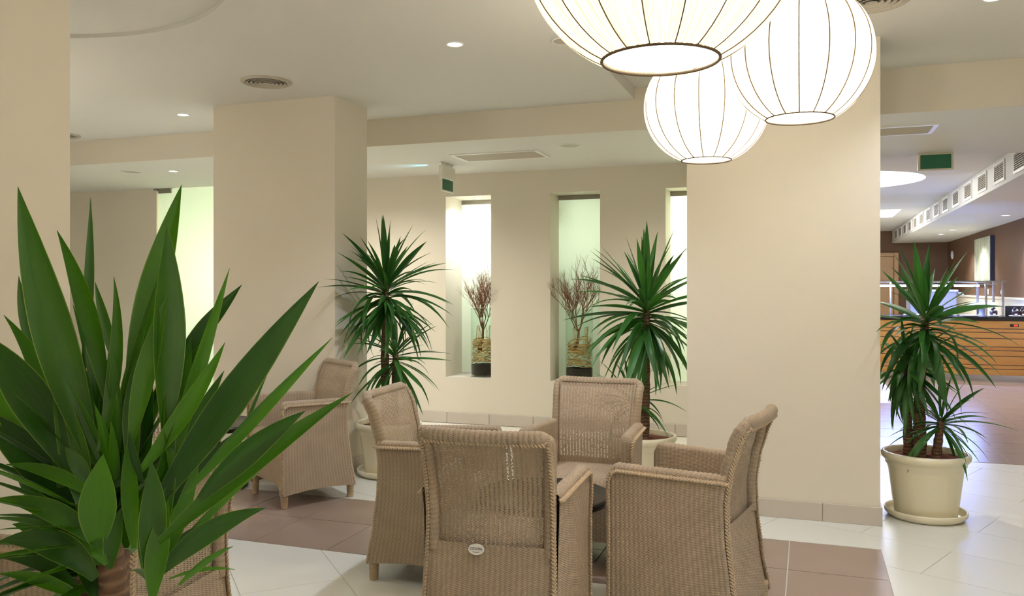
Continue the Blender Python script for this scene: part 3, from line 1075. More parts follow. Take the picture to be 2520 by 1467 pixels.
def pot_shape(t):
    MB().lathe([(0.004, 0.012), (0.165, 0.012), (0.172, 0.02), (0.180, 0.08), (0.205, 0.28), (0.212, 0.305), (0.222, 0.318), (0.224, 0.338), (0.234, 0.345),
                (0.244, 0.358), (0.246, 0.374), (0.240, 0.388), (0.228, 0.391), (0.221, 0.384), (0.219, 0.36), (0.216, 0.32)], 56).build('pot', 'pot', t, True)
    rnd = random.Random(3)
    rows = []
    for j in range(9):
        r = 0.218 * j / 8 + 0.001
        rows.append([(r * cos(2 * pi * i / 40), r * sin(2 * pi * i / 40), 0.352 + 0.016 * (1 - (j / 8) ** 2) + rnd.uniform(-.004, .004)) for i in range(40)])
    MB().grid(rows, closed=True).build('soil', 'soil', t, True)
def trunk(t, pts, r0, r1, name='trunk'):
    P = []
    pts = [Vector(p) for p in pts]
    n = 14
    for i in range(len(pts) - 1):
        for k in range(n):
            P.append(pts[i].lerp(pts[i + 1], k / n))
    P.append(pts[-1])
    rnd = random.Random(int(pts[-1].z * 1000))
    rad = [(r0 + (r1 - r0) * i / (len(P) - 1)) * (1 + 0.07 * sin(i * 2.1) + rnd.uniform(-.05, .05)) for i in range(len(P))]
    MB().tube(P, rad, 14).build(name, 'trunk', t, True)
def saucer(x, y, label):
    t = MB().lathe([(0.004, 0.008), (0.175, 0.008), (0.20, 0.014), (0.214, 0.032), (0.218, 0.046), (0.226, 0.052), (0.230, 0.046), (0.226, 0.026), (0.206, 0.006), (0.195, 0.0), (0.004, 0.0)], 56)
    tag(t.build('pot_saucer', 'pot', None, True, loc=(x, y, 0)), label, 'saucer', 'cream pot saucers')

PZ = 0.0
# left yucca beside the left pillar
x, y = -2.912, 5.50
t = thing('potted_yucca', 'two-stemmed yucca in a cream pot at the left pillar', 'plant', (x, y, PZ), 0, 'potted yuccas'); pot_shape(t)
rnd = random.Random(11)
trunk(t, [(-0.02, 0.0, 0.33), (-0.03, 0.0, 0.9), (-0.02, 0.0, 1.41)], 0.036, 0.022)
trunk(t, [(0.06, -0.03, 0.33), (0.07, -0.02, 0.91)], 0.034, 0.020)
head(t, (-0.02, 0, 1.36), 110, 0.52, rnd, 88, -45, 0.26)
head(t, (0.07, -0.02, 0.87), 50, 0.40, rnd, 70, -60, 0.16)
saucer(x, y, 'cream saucer under the left pillar pot')
# middle yucca by the right pillar
p = RC((1578 - 1260) / FPX * 5.62, 5.62)
x, y = p[0] - 0.01, p[1]
t = thing('potted_yucca', 'single tall yucca in a cream pot behind the wicker armchairs', 'plant', (x, y, PZ), 0, 'potted yuccas'); pot_shape(t)
rnd = random.Random(23)
trunk(t, [(0.03, 0.0, 0.33), (0.04, 0.0, 0.75), (0.045, 0.0, 1.28)], 0.036, 0.022)
trunk(t, [(-0.06, 0.02, 0.33), (-0.045, 0.0, 0.64)], 0.03, 0.018)
head(t, (0.045, 0, 1.23), 112, 0.53, rnd, 88, -50, 0.26)
head(t, (-0.045, 0.0, 0.62), 30, 0.33, rnd, 78, -20, 0.10)
saucer(x, y, 'cream saucer under the pot behind the wicker armchairs')
# right yucca beyond the right pillar
x, y = 0.662, 5.56
t = thing('potted_yucca', 'three-stemmed yucca in a cream pot right of the pillar', 'plant', (x, y, PZ), 0, 'potted yuccas'); pot_shape(t)
rnd = random.Random(37)
trunk(t, [(-0.03, 0.0, 0.33), (-0.035, 0.0, 0.7), (0.0, 0.0, 1.21)], 0.040, 0.022)
trunk(t, [(-0.09, 0.03, 0.33), (-0.10, 0.03, 0.93)], 0.030, 0.018)
trunk(t, [(0.05, -0.03, 0.33), (0.08, -0.03, 0.60)], 0.030, 0.018)
head(t, (0.0, 0, 1.17), 70, 0.47, rnd, 86, -55, 0.22, 1.35)
head(t, (-0.10, 0.03, 0.90), 46, 0.38, rnd, 60, -60, 0.14)
head(t, (0.08, -0.03, 0.58), 40, 0.34, rnd, 70, -35, 0.08)
saucer(x, y, 'cream saucer under the pot right of the pillar')

# the large yucca in the foreground: main blades placed one by one, the heart filled in
FY = 1.5
B0 = RC((285 - 1260) / FPX * FY, FY)
big = thing('potted_yucca', 'large bright green yucca filling the left foreground', 'plant', (B0[0], B0[1], 0), 0, 'potted yuccas')
pot_shape(big)
trunk(big, [(0, 0, 0.33), (0.0, 0.0, 0.7), (0.004, 0.0, 0.90)], 0.032, 0.020)
camdir = Vector((-B0[0], -B0[1], 0)).normalized()
BO = Vector((B0[0], B0[1], 0))
# tip px, tip depth offset, base px, base depth offset, width px, bow (px, sideways), facing turn
BL = [
 ((44, 459), 0.03, (232, 1140), -0.02, 96, 16, 0.15),
 ((223, 486), 0.14, (205, 930), 0.05, 28, -4, 0.4),
 ((140, 566), 0.06, (262, 985), 0.0, 54, -16, -0.4),
 ((447, 454), 0.10, (318, 960), 0.04, 80, 0, -0.4),
 ((411, 553), 0.00, (408, 1060), -0.04, 80, -6, 0.3),
 ((280, 680), 0.02, (243, 1110), -0.05, 38, -27, -0.5),
 ((234, 694), 0.12, (288, 910), 0.05, 28, 4, 0.2),
 ((412, 724), -0.02, (322, 1090), -0.06, 50, 4, -0.3),
 ((565, 660), 0.03, (395, 1220), -0.05, 42, 0, 0.4),
 ((595, 701), 0.12, (425, 905), 0.04, 46, -4, -0.5),
 ((785, 692), 0.03, (385, 1240), -0.05, 92, 4, 0.3),
 ((818, 831), 0.0, (455, 1215), -0.05, 42, 0, 0.5),
 ((868, 966), -0.03, (390, 1335), -0.10, 50, 8, -0.4),
 ((752, 1011), -0.05, (490, 1230), -0.09, 64, 10, 0.2),
 ((554, 842), -0.02, (345, 1160), -0.06, 44, -18, -0.3),
 ((46, 679), 0.14, (90, 900), 0.06, 32, 8, 0.4),
 ((9, 775), 0.04, (150, 1200), -0.04, 58, -46, -0.3),
 ((-60, 810), 0.0, (165, 1150), -0.05, 96, -14, 0.3),
 ((-70, 905), 0.04, (165, 1200), 0.0, 84, -10, 0.0),
 ((-70, 1000), 0.02, (190, 1270), -0.05, 86, -14, 0.3),
 ((655, 1250), 0.0, (395, 1410), -0.05, 62, 26, 0.25),
 ((574, 1345), 0.02, (440, 1440), -0.05, 24, 6, 0.4),
 ((579, 1402), 0.06, (415, 1425), 0.0, 20, 8, 0.7),
 ((254, 1118), -0.16, (240, 1350), -0.07, 80, 6, 0.0),
 ((372, 1134), -0.12, (364, 1410), -0.06, 62, -8, 0.1),
 ((14, 1143), -0.05, (235, 1225), -0.07, 34, -14, 0.5),
 ((-10, 1227), -0.08, (245, 1345), -0.08, 50, -26, 0.3),
 ((-5, 1334), -0.10, (235, 1425), -0.09, 66, -40, 0.2),
 ((-10, 1372), 0.0, (190, 1445), -0.05, 34, -20, 0.4),
 ((-5, 1412), -0.05, (200, 1475), -0.06, 32, -10, 0.4),
 ((672, 888), 0.13, (560, 1180), 0.05, 18, 6, 0.8),
 ((552, 912), 0.10, (430, 1160), 0.03, 40, 4, 0.3),
 ((600, 1050), 0.12, (400, 1270), 0.02, 40, 6, 0.3),
 ((590, 955), 0.06, (395, 1250), 0.0, 44, 6, -0.2),
 ((640, 1160), 0.06, (420, 1370), 0.0, 26, 8, 0.5),
 ((620, 1130), 0.08, (430, 1320), 0.02, 30, 6, 0.5),
 ((432, 870), 0.0, (420, 1150), -0.05, 40, 6, 0.4),
 ((335, 880), 0.0, (330, 1180), -0.05, 44, 8, -0.4),
 ((470, 830), 0.05, (405, 1120), 0.0, 44, -6, -0.3),
 ((495, 790), 0.10, (430, 1080), 0.03, 40, 0, -0.5),
 ((185, 860), 0.03, (262, 1180), -0.02, 62, 6, 0.2),
 ((130, 930), 0.0, (215, 1280), -0.06, 64, -6, 0.0),
 ((60, 1010), 0.05, (205, 1310), -0.01, 60, -4, 0.2),
 ((255, 870), 0.05, (285, 1200), -0.02, 60, -6, 0.1),
 ((320, 1060), -0.06, (330, 1350), -0.06, 40, 6, -0.3),
 ((430, 1040), -0.04, (395, 1350), -0.05, 52, 10, 0.3),
 ((318, 1062), -0.08, (352, 1190), -0.06, 20, 8, 0.2),
 ((490, 1120), -0.02, (392, 1400), -0.05, 44, -8, 0.4),
 ((160, 1100), -0.05, (222, 1200), -0.05, 36, 0, 0.2),
 ((180, 1180), -0.04, (245, 1390), -0.07, 56, -10, 0.2),
 ((110, 1190), 0.0, (230, 1400), -0.03, 50, -10, -0.3),
 ((145, 1305), -0.07, (262, 1390), -0.08, 36, -12, 0.3),
 ((500, 1290), 0.02, (380, 1430), -0.03, 40, 12, 0.2),
 ((30, 1290), 0.07, (200, 1400), 0.02, 60, -20, 0.1),
 ((330, 920), 0.03, (310, 1230), -0.01, 52, 8, 0.3),
 ((370, 880), 0.06, (350, 1200), 0.0, 56, 8, -0.4),
 ((200, 1310), 0.0, (235, 1475), -0.05, 50, 6, 0.3),
 ((300, 1250), -0.07, (270, 1400), -0.07, 40, 6, -0.2),
 ((415, 1230), -0.07, (375, 1475), -0.07, 52, 6, -0.2),
 ((20, 1120), 0.10, (190, 1350), 0.05, 80, -10, 0.2),
 ((60, 1200), 0.10, (210, 1440), 0.06, 80, -10, 0.0),
 ((300, 1100), 0.10, (300, 1350), 0.06, 110, 0, 0.0),
 ((420, 1150), 0.10, (360, 1400), 0.06, 100, 0, 0.2),
 ((180, 1150), 0.10, (250, 1400), 0.06, 100, 0, -0.2),
]
right = Vector((CT, ST, 0))
for (tp, td, bp, bd, wpx, bow, turn) in BL:
    T = at(*tp, FY + td); B = at(*bp, FY + bd)
    mid = (T + B) / 2
    dv = (T - B).normalized()
    side = dv.cross(camdir).normalized()
    Cc = mid + side * (-bow * 1.6 / FPX * FY) + Vector((0, 0, 0.01))
    # let the blade leave the stem: pull its foot toward the trunk axis
    nrm = (camdir * cos(turn) + side * sin(turn)).normalized()
    m = leaf_strip([p - BO for p in bez(B, Cc, T, 14)], nrm, wpx / FPX * FY, fold=0.2, b0=0.28)
    m.build('leaf', 'leaf_big', big, True)
# fill-in blades at the heart and on the far side of the crown
rnd = random.Random(5)
VB = [leaf_strip(bez(Vector((0, 0, 0)), Vector((0, .5, .03)), Vector((0.02, 1 - d * .3, -d * .6)), 10), Vector((0, 0, 1)), w).mesh('leaf', 'leaf_big', True)
      for d, w in ((0.05, .10), (0.15, .095), (0.3, .10), (0.5, .09))]
for k in range(74):
    az = rnd.uniform(0, 2 * pi)
    f = k / 73
    if f > 0.35 and Vector((-sin(az), cos(az), 0)).dot(right) > 0.1:
        az += pi
    el = 78 - 95 * f + rnd.uniform(-8, 8)
    o = bpy.data.objects.new('leaf', VB[min(3, int(f * 4))]); COL.objects.link(o)
    o.parent = big
    away = Vector((-sin(az), cos(az), 0)).dot(camdir)
    s = rnd.uniform(0.26, 0.40) * (0.7 if away > 0.3 else 1.0) * (1 - 0.25 * f)
    o.matrix_local = Matrix.Translation((0, 0, 1.02 - 0.2 * f)) @ Matrix.Rotation(az, 4, 'Z') @ Matrix.Rotation(radians(el), 4, 'X') @ Matrix.Diagonal((s, s, s, 1))
trunk(big, [(0.02, -0.02, 0.80), (0.012, -0.03, 0.955)], 0.026, 0.020, 'side_stem')
trunk(big, [(-0.06, 0.0, 0.72), (-0.045, -0.02, 0.95), (-0.03, -0.01, 1.05)], 0.024, 0.016, 'side_stem')
saucer(B0[0], B0[1], 'cream saucer under the large foreground yucca pot')

# ------------------------------------------------------------------ vases with dried branches in the niches
def vase(x, y, labs, seed, nich, h=0.69, r=0.135, z0=NZ0 + 0.001):
    t = thing('glass_vase', labs[0], 'vase', (x, y, z0), 0, 'glass cylinder vases')
    MB().lathe([(0.004, 0.0), (r, 0.0), (r, h), (r - 0.005, h), (r - 0.005, 0.018), (0.004, 0.018)], 40).build('glass_wall', 'glass', t, True)
    MB().lathe([(r + .0005, h - 0.004), (r + .0015, h), (r - 0.003, h + 0.003), (r - 0.006, h - 0.002)], 40).build('rim', 'glass', t, True)
    yfr = YF - y; xl, xr = nich[0] - x + 0.012, nich[1] - x - 0.012
    rnd = random.Random(seed)
    rows = []
    for j in range(7):
        q = (r - 0.007) * j / 6 + 0.001
        rows.append([(q * cos(2 * pi * i / 32), q * sin(2 * pi * i / 32), 0.12 + rnd.uniform(-0.006, 0.006)) for i in range(32)])
    rows = [[((r - 0.007) * cos(2 * pi * i / 32), (r - 0.007) * sin(2 * pi * i / 32), 0.019) for i in range(32)]] + rows[::-1]
    g_ = MB(); g_.grid(rows, closed=True)
    g_ = g_.build('peat_fill', 'gravel', None, True, loc=(x, y, z0))
    tag(g_, labs[1], 'peat'); g_['kind'] = 'stuff'
    # coil of raffia
    m = MB()
    for k in range(46):
        zc = rnd.uniform(0.15, 0.36); tl = rnd.uniform(-0.07, 0.07); ph = rnd.uniform(0, 2 * pi); ln = rnd.uniform(1.6, 5.5); tp = rnd.uniform(0, 6.28)
        q = (r - 0.014) * rnd.uniform(0.78, 1.0)
        pts = [(q * cos(ph + ln * i / 20), q * sin(ph + ln * i / 20), max(0.134, zc + tl * sin(ph + ln * i / 20 + tp))) for i in range(21)]
        m.tube(pts, rnd.uniform(0.0025, 0.0045), 4)
    for k in range(7):
        ph = rnd.uniform(0, 6.28); q = (r - .02) * rnd.uniform(.4, .9)
        pts = [(q * cos(ph + i * .09), q * sin(ph + i * .09), 0.30 + 0.22 * sin(pi * i / 14) * rnd.uniform(.97, 1.03)) for i in range(15)]
        m.tube(pts, 0.0022, 4)
    c = m.build('raffia_coil', 'raffia', None, True, loc=(x, y, z0)); tag(c, labs[2], 'raffia')
    # dry branch
    b = thing('dried_branch', labs[3], 'branch', (x, y, z0), 0, 'dried branches')
    lo = Vector((-0.01, -0.01, 0.30))
    MB().tube([lo + Vector((-0.03, 0, -0.04)), lo + Vector((-0.025, 0, 0.02)), lo + Vector((0.0, 0, 0.09)), lo + Vector((0.005, 0, 0.2))], [0.026, 0.020, 0.014, 0.012], 8).build('stem', 'twig', b, True)
    m = MB()
    def grow(p, d, L, rad, lev):
        n = 4
        pts = [p]
        for i in range(n):
            d = (d + Vector((rnd.uniform(-.16, .16), rnd.uniform(-.16, .16), rnd.uniform(-.04, .14)))).normalized()
            p = p + d * L / n
            p.y = min(p.y, 0.10)
            if p.y > yfr - 0.012:
                p.x = max(xl, min(xr, p.x))
            pts.append(p)
            if lev > 0 and i >= 1:
                for _ in range(2 if rnd.random() < 0.55 else 1):
                    s = Vector((rnd.uniform(-1, 1), rnd.uniform(-.8, .8), rnd.uniform(-.1, .9))).normalized()
                    grow(p, (d * 0.75 + s * 0.62).normalized(), L * rnd.uniform(.5, .75), rad * .6, lev - 1)
        m.tube(pts, [rad * (1 - .6 * i / n) for i in range(n + 1)], 3 if lev < 2 else 5, False)
    for k in range(7):
        a = k * 2.4
        grow(lo + Vector((0.005, 0, 0.16)), Vector((0.40 * cos(a), 0.2 * sin(a) - 0.24, 0.9)).normalized(), rnd.uniform(.26, .34), 0.006, 3)
    tw = m.build('twigs', 'twig', b); tw['kind'] = 'stuff'
vase(-3.135, YF + 0.19, ('glass cylinder vase standing in the brightest wall niche', 'dark peat at the bottom of the bright niche vase',
     'coil of pale raffia inside the bright niche vase', 'pinkish dried branch rising from the vase in the bright niche'), 4, NICHES[0])
vase(-2.115, YF + 0.145, ('glass cylinder vase standing in the middle wall niche', 'dark peat at the bottom of the middle niche vase',
     'coil of tan raffia inside the middle niche vase', 'brown dried branch rising from the vase in the middle niche'), 9, NICHES[1])

# ------------------------------------------------------------------ the restaurant beyond
RX0, RX1, RY1, ZT, ZK = -1.3, 3.15, 22.4, 2.75, 2.454
BKX = 1.93
mb = MB()
mb.box(RX1, RX1 + 0.15, 8.15, RY1, 0, 2.9); struct(mb.build('wall_restaurant_right', 'brown'))
mb = MB(); mb.box(RX0, RX1 + .15, RY1, RY1 + 0.15, 0, 2.9); struct(mb.build('wall_restaurant_far', 'brown'))
mb = MB(); mb.box(RX0 - 0.15, RX0, 9.1, RY1, 0, 2.9); mb.box(-0.5, -0.42, YW, 9.1, 0, 2.9); mb.box(RX0 - .15, -0.42, 9.1, 9.2, 0, 2.9)
struct(mb.build('wall_restaurant_left', 'wall'))
mb = MB(); mb.box(RX1, XW1 + .15, 8.1, 8.2, 0, 2.9); struct(mb.build('wall_restaurant_return', 'brown'))
mb = MB()
lc = (0.37, 11.7, 1.02)
cc = circ(*lc)
rr = [(0.30, 16.2), (1.55, 16.2), (1.55, 18.0), (0.30, 18.0)]
fill_holes(mb, [(RX0, 8.15), (BKX, 8.15), (BKX, RY1), (RX0, RY1)], [cc, rr], ZT)
mb.grid([[(p[0], p[1], ZT + 0.14) for p in cc], [(p[0], p[1], ZT) for p in cc]], closed=True)
mb.add([(p[0], p[1], ZT + 0.14) for p in cc], [tuple(range(63, -1, -1))])
mb.grid([[(p[0], p[1], ZT + 0.12) for p in rr], [(p[0], p[1], ZT) for p in rr]], closed=True)
mb.add([(p[0], p[1], ZT + 0.12) for p in rr], [(3, 2, 1, 0)])
mb.add([(RX0, 8.15, ZS + .1), (BKX, 8.15, ZS + .1), (BKX, 8.15, ZT), (RX0, 8.15, ZT)], [(0, 1, 2, 3)])
struct(mb.build('ceiling_restaurant', 'ceil'))
mb = MB(); mb.box(BKX, RX1, 8.16, RY1, ZK, ZT + 0.05); struct(mb.build('ceiling_bulkhead', 'ceil'))
# cove lights
t = thing('cove_light', 'lit round cove recess in the restaurant ceiling', 'cove light', (lc[0], lc[1], ZT))
MB().tube([((lc[2] - .05) * cos(k * pi / 32), (lc[2] - .05) * sin(k * pi / 32), 0.10) for k in range(65)], 0.02, 6, False).build('light_strip', 'cove', t, True)
lamp('bulb', 'POINT', (0, 0, 0.03), 40, NEUT, t, radius=0.2)
t = thing('cove_light', 'lit rectangular cove recess far back in the restaurant ceiling', 'cove light', (0.925, 17.1, ZT))
MB().tube([(-.58, -.85, .08), (.58, -.85, .08), (.58, .85, .08), (-.58, .85, .08), (-.58, -.85, .08)], 0.02, 6, False).build('light_strip', 'cove', t)
lamp('bulb', 'POINT', (0, 0, 0.02), 36, NEUT, t, radius=0.2)
# bulkhead vents
for k in range(14):
    y = 9.24 + 0.932 * k
    o = thing('bulkhead_vent', ('nearest' if k == 0 else 'farthest' if k == 13 else '%s nearest' % ('second', 'third', 'fourth', 'fifth', 'sixth', 'seventh', 'eighth', 'ninth', 'tenth', 'eleventh', 'twelfth', 'thirteenth')[k - 1]) + ' slatted vent on the white restaurant bulkhead', 'vent', (BKX, y, 2.605), 0, 'bulkhead vents')
    if k == 0:
        m = MB()
        for a in ((-.26, .26, -.11, -.085), (-.26, .26, .085, .11), (-.26, -.235, -.085, .085), (.235, .26, -.085, .085)):
            m.box(-0.014, 0, a[0], a[1], a[2], a[3])
        fm = m.mesh('frame', 'white')
        m = MB(); m.box(-0.003, -0.001, -.235, .235, -.085, .085); bm_ = m.mesh('dark_backing', 'dark')
        m = MB(); m.add([(-.012, -.235, -.009), (-.012, .235, -.009), (-.004, .235, .006), (-.004, -.235, .006), (-.012, -.235, -.004), (-.012, .235, -.004), (-.004, .235, .010), (-.004, -.235, .010)],
                        [(0, 1, 2, 3), (4, 7, 6, 5), (0, 4, 5, 1), (2, 6, 7, 3), (1, 5, 6, 2), (3, 7, 4, 0)])
        sm = m.mesh('slat', 'grille')
    link('frame', fm, o); link('dark_backing', bm_, o)
    for j in range(8):
        link('slat', sm, o, (0, 0, -0.074 + j * 0.021))
downlight(2.79, 14.3, ZK, 'lit restaurant downlight nearest on the low bulkhead ceiling', e=90, color=NEUT, r=0.06)
downlight(2.56, 17.6, ZK, 'lit restaurant downlight second along the low bulkhead ceiling', e=80, color=NEUT, r=0.06)
downlight(2.55, 19.0, ZK, 'lit restaurant downlight farthest along the low bulkhead ceiling', e=80, color=WARM, r=0.06)
downlight(2.75, 10.9, ZK, 'added restaurant downlight over the aisle outside the picture', e=90, color=(0.8, 0.87, 1.0), r=0.06, group='added downlights outside the picture')  # unseen lamp added to light the aisle
speaker(2.42, 20.4, ZK, 0.09, 'flat disc at the far end of the low bulkhead ceiling')

# door in the far wall
d2 = bpy.data.objects.new('door_2', None); COL.objects.link(d2); struct(d2)
m = MB(); m.bbox(1.05, 1.96, RY1 - 0.03, RY1 - 0.002, 0, 2.12, 0.004); m.build('leaf_panel', 'doorwood', d2)
m = MB(); m.bbox(1.97, 2.07, RY1 - 0.05, RY1 - 0.002, 0, 2.22, 0.006); m.build('jamb', 'doorwood', d2)
m = MB(); m.bbox(0.94, 1.04, RY1 - 0.05, RY1 - 0.002, 0, 2.22, 0.006); m.build('jamb', 'doorwood', d2)
m = MB(); m.bbox(1.04, 1.97, RY1 - 0.05, RY1 - 0.002, 2.13, 2.22, 0.006); m.build('lintel', 'doorwood', d2)
m = MB().lathe([(0.13, 0), (0.13, 0.012), (0.105, 0.016), (0.10, 0.006), (0.002, 0.006)], 32)
o = m.build('porthole', 'plate', d2, True, loc=(1.50, RY1 - 0.03, 1.55)); o.rotation_euler = (pi / 2, 0, 0)
# dado on the restaurant side wall
m = MB(); m.box(RX1 - 0.03, RX1, 8.25, RY1, 0, 1.17); m.bbox(RX1 - 0.045, RX1, 8.25, RY1, 1.17, 1.21, 0.006)
struct(m.build('trim_2', 'cream'))
# painting
t = thing('wall_painting', 'tall pale abstract painting with thin dark tree shapes on brown wall', 'painting', (RX1, 17.8, 1.9))
m = MB(); m.bbox(-0.07, 0.0, -0.75, 0.75, -0.41, 0.41, 0.004); m.build('stretcher', 'canvas_edge', t)
m = MB(); m.box(-0.074, -0.070, -0.745, 0.745, -0.405, 0.405); m.build('canvas', 'art', t)
# wall bits
def socket(y, z, label):
    t = thing('wall_socket', label, 'socket', (RX1, y, z), 0, 'sockets above the dado')
    m = MB(); m.bbox(-0.012, 0, -0.05, 0.05, -0.05, 0.05, 0.004); m.build('plate', 'plate', t)
    m = MB(); m.bbox(-0.03, -0.012, -0.025, 0.025, -0.03, 0.03, 0.004); m.build('plug', 'plate', t)
socket(17.6, 1.29, 'white socket with a plugged cable above the cream dado, farther one')
socket(16.4, 1.29, 'white socket above the cream dado nearer the counter')
pts = [(RX1 - .035, 17.6, 1.27), (RX1 - .06, 17.58, 1.1), (RX1 - .05, 17.55, 0.95), (RX1 - .06, 17.5, 0.8)]
tag(MB().tube(pts, 0.008, 6).build('power_cable', 'plate', None, True), 'thin white cable hanging from the farther wall socket', 'cable')
t = thing('wall_sconce', 'small white oval fitting high on the far brown wall corner', 'wall fitting', (RX1, 21.6, 2.12))
m = MB(); m.ell(Vector((-0.02, 0, 0)), (Vector((0.035, 0, 0)), Vector((0, 0.07, 0)), Vector((0, 0, 0.10))), 16, 10); m.build('cover', 'plate', t, True)
m = MB(); m.bbox(-0.012, 0, -0.03, 0.03, -0.05, 0.05, 0.003); m.build('back_plate', 'plate', t)

# buffet counter
CY, CX0, CX1 = 14.0, 0.55, 3.08
t = thing('buffet_counter', 'oak slatted buffet counter with a black top in the restaurant', 'counter', (0, CY, 0))
m = MB(); m.box(CX0, CX1, 0.03, 0.95, 0.09, 0.885); m.build('body', 'greyp', t)
m = MB(); m.box(CX0 + .05, CX1, 0.06, 0.9, 0.0, 0.09); m.build('plinth', 'steel', t)
m = MB(); m.bbox(CX0 - .03, CX1, -0.03, 0.98, 0.885, 0.935, 0.006); m.build('counter_top', 'black', t)
z = 0.885
for hgt in (0.122, 0.056, 0.088, 0.122, 0.055, 0.083, 0.132, 0.058, 0.095):
    z -= hgt
    m = MB(); m.bbox(0, CX1 - CX0, 0.0, 0.03, 0.004, hgt - 0.006, 0.003)
    o = m.build('plank', 'plank', t, loc=(CX0, 0, z))
dsp = MB(); dsp.bbox(-0.055, 0.055, -0.008, 0.004, -0.02, 0.02, 0.003)
dsp = dsp.build('temperature_display', 'black', t, loc=(2.84, 0, 0.815))
for k, x in enumerate((-0.0, 0.018, 0.034)):
    m = MB()
    for (a, b, c, d) in ((-.006, .006, .009, .012), (-.006, .006, -.0015, .0015), (-.006, .006, -.012, -.009), (-.007, -.004, 0, .011), (.004, .007, -.011, .011)):
        m.box(x + a, x + b, -0.0095, -0.0075, c, d)
    m.build('digit', 'led_red', dsp)
# sneeze guard
t = thing('sneeze_guard', 'glass topped steel sneeze guard with cool tubes over the counter', 'sneeze guard', (0, CY, 0.9355))
m = MB(); m.bbox(0.85, 2.78, 0.08, 0.86, 0.535, 0.549, 0.003); m.build('glass_shelf', 'glass', t)
for (x, y) in ((0.95, 0.14), (1.25, 0.80), (2.50, 0.14), (2.50, 0.80), (2.72, 0.14), (2.72, 0.80)):
    m = MB(); m.bbox(x - .016, x + .016, y - .016, y + .016, 0, 0.535, 0.004); m.build('post', 'steel', t)
for y in (0.14, 0.80):
    m = MB(); m.bbox(0.9, 2.76, y - .012, y + .012, 0.515, 0.535, 0.003); m.build('rail', 'steel', t)
m = MB(); m.bbox(0.95, 2.66, 0.30, 0.34, 0.475, 0.49, 0.003); m.build('lamp_rail', 'steel', t)
for (a, b) in ((1.0, 1.5), (1.56, 2.06), (2.0 + .1, 2.44)):
    MB().tube([(a, 0.32, 0.462), (b, 0.32, 0.462)], 0.014, 10).build('light_tube', 'cool_tube', t, True)
lamp('tube_light', 'AREA', (1.72, 0.32, 0.44), 40, COOL, t, shape='RECTANGLE', size=1.4, size_y=0.04)
# things on the counter
CZ = CY
def plate(x, y, r, label):
    m = MB().lathe([(0.003, 0.003), (r * .6, 0.003), (r * .95, 0.018), (r, 0.022), (r * .97, 0.012), (r * .6, 0.0), (0.003, 0.0)], 32)
    tag(m.build('serving_plate', 'plate', None, True, loc=(x, y, 0.9355)), label, 'plate', 'plates on the buffet')
plate(1.55, CY + 0.30, 0.16, 'white serving plate at the left behind the yucca tips')
plate(1.95, CY + 0.22, 0.17, 'white serving plate of dark pastries under the cool tubes')
plate(2.29, CY + 0.16, 0.14, 'white serving plate right of the pastry plate')
plate(2.61, CY + 0.20, 0.085, 'white plate under the single dark dessert pot')
plate(2.93, CY + 0.16, 0.13, 'white plate under the pair of dark dessert pots')
def dessert(x, y, label, r=0.052):
    t = thing('dessert_pot', label, 'dessert', (x, y, 0.948), 0, 'dark dessert pots')
    MB().lathe([(0.003, 0.0), (r * .8, 0.0), (r, 0.03), (r * .98, 0.07), (r * .9, 0.075), (0.003, 0.07)], 24).build('pot_bowl', 'berry', t, True)
    rnd = random.Random(int(x * 100))
    for k in range(7):
        a = k * 0.9
        m = MB(); m.ell(Vector((r * .5 * cos(a), r * .5 * sin(a), 0.085 + 0.03 * (k % 3) / 2)), (Vector((.017, 0, 0)), Vector((0, .017, 0)), Vector((0, 0, .017))), 8, 6)
        m.build('berry', 'plate' if k % 3 == 0 else 'berry', t, True)
    m = MB(); m.bbox(-.018, .018, -r - .003, -r + .004, 0.015, 0.035, 0.001); m.build('price_tag', 'plate', t)
dessert(2.61, CY + 0.20, 'dark dessert pot standing alone by the guard posts')
dessert(2.885, CY + 0.16, 'left of the paired dark dessert pots at the counter end', 0.048)
dessert(2.985, CY + 0.16, 'right of the paired dark dessert pots at the counter end', 0.044)
rnd = random.Random(2)
for k in range(9):
    m = MB(); c = Vector((0, 0, 0.02)); m.ell(c, (Vector((.035, 0, 0)), Vector((0, .022, 0)), Vector((0, 0, .02))), 8, 6)
    m.ell(c + Vector((0.02, 0.004, 0.012)), (Vector((.02, 0, 0)), Vector((0, .016, 0)), Vector((0, 0, .014))), 8, 6)
    o = m.build('pastry', 'berry' if k % 2 else 'plate', None, True, loc=(1.83 + 0.06 * (k % 4), CY + 0.14 + 0.07 * (k // 4), 0.953))
    o.rotation_euler = (0, 0, k)
    tag(o, 'small %s pastry on the white plate under the cool tubes' % ('dark' if k % 2 else 'white'), 'pastry', 'dark pastries under the tubes' if k % 2 else 'white pastries under the tubes')
t = thing('cake_stand', 'glass cake stand with a tray of white cakes behind the guard posts', 'cake stand', (2.52, CY + 0.50, 0.9355))
MB().lathe([(0.07, 0.0), (0.07, 0.006), (0.05, 0.05), (0.06, 0.13), (0.10, 0.15)], 24).build('foot', 'greyp', t, True)
MB().lathe([(0.003, 0.15), (0.20, 0.15), (0.21, 0.165), (0.20, 0.168), (0.003, 0.158)], 40).build('tray', 'plate', t, True)
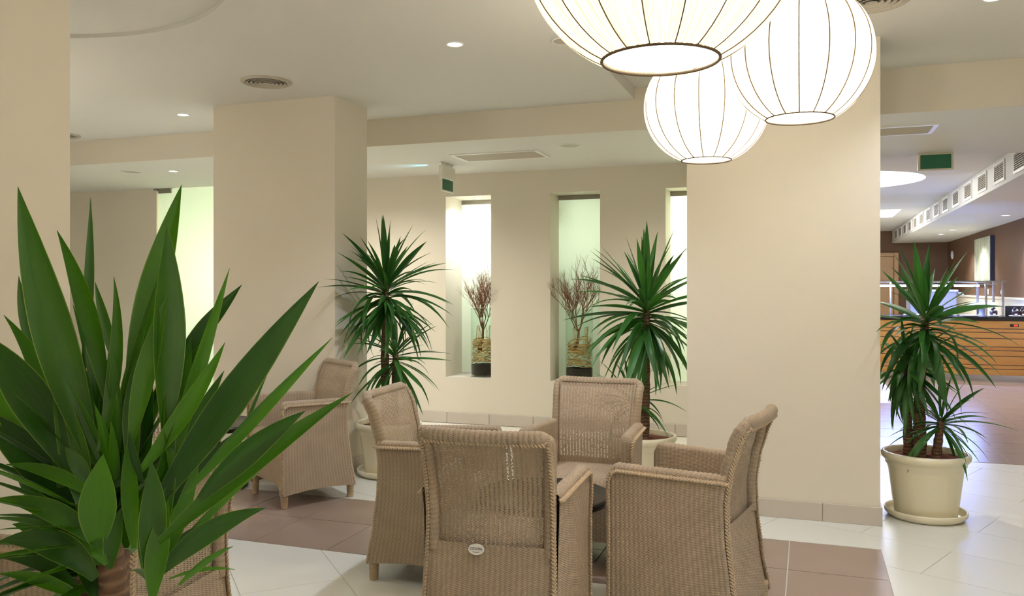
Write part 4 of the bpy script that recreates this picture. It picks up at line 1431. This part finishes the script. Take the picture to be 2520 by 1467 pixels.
for k in range(7):
    a = k * 0.9
    m = MB(); m.ell(Vector((.13 * cos(a), .13 * sin(a), 0.185)), (Vector((.045, 0, 0)), Vector((0, .045, 0)), Vector((0, 0, .025))), 10, 6); m.build('cake', 'plate', t, True)
t = thing('grey_cabinet', 'grey boxy appliance behind the counter under the cool tubes', 'appliance', (2.0, CY + 2.1, 0))
m = MB(); m.bbox(-0.36, 0.36, -0.3, 0.3, 0.0, 1.30, 0.012); m.build('body', 'greyp', t)
m = MB(); m.bbox(-0.38, 0.38, -0.32, 0.32, 1.30, 1.335, 0.008); m.build('lid', 'plate', t)
m = MB(); m.tube([(0.38, -0.2, 1.28), (0.46, -0.2, 1.27), (0.47, -0.2, 1.22)], 0.02, 8); m.build('spout', 'plate', t, True)
t = thing('menu_stand', 'dark slanted display board at the right end of the counter', 'display', (2.95, CY + 0.5, 0.9355))
m = MB(); m.bbox(-0.13, 0.13, -0.01, 0.01, 0.0, 0.155, 0.004); m.build('board', 'dark', t)
m = MB(); m.bbox(-0.13, 0.13, 0.01, 0.12, 0.0, 0.01, 0.003); m.build('foot', 'plate', t)

# shrub behind the frosted glass of the middle niche
t = thing('indoor_shrub', 'green shrub blurred behind the frosted glass of the middle niche', 'plant', (-2.42, 8.45, 0))
MB().lathe([(0.004, 0.0), (0.11, 0.0), (0.14, 0.26), (0.145, 0.28), (0.13, 0.28), (0.125, 0.25), (0.004, 0.25)], 28).build('pot', 'pot', t, True)
trunk(t, [(0, 0, 0.2), (0.02, 0, 1.2), (0.05, -0.1, 1.95)], 0.02, 0.012)
rnd = random.Random(8)
for k in range(16):
    zc = 1.95 if k % 2 else 1.45
    o = bpy.data.objects.new('leaf', VAR[k % 6]); COL.objects.link(o); o.parent = t
    o.matrix_local = Matrix.Translation((0.04, -0.08, zc)) @ Matrix.Rotation(rnd.uniform(-2.6, -0.4), 4, 'Z') @ Matrix.Rotation(radians(rnd.uniform(-10, 60)), 4, 'X') @ Matrix.Diagonal((0.7, 0.24, 0.24, 1))
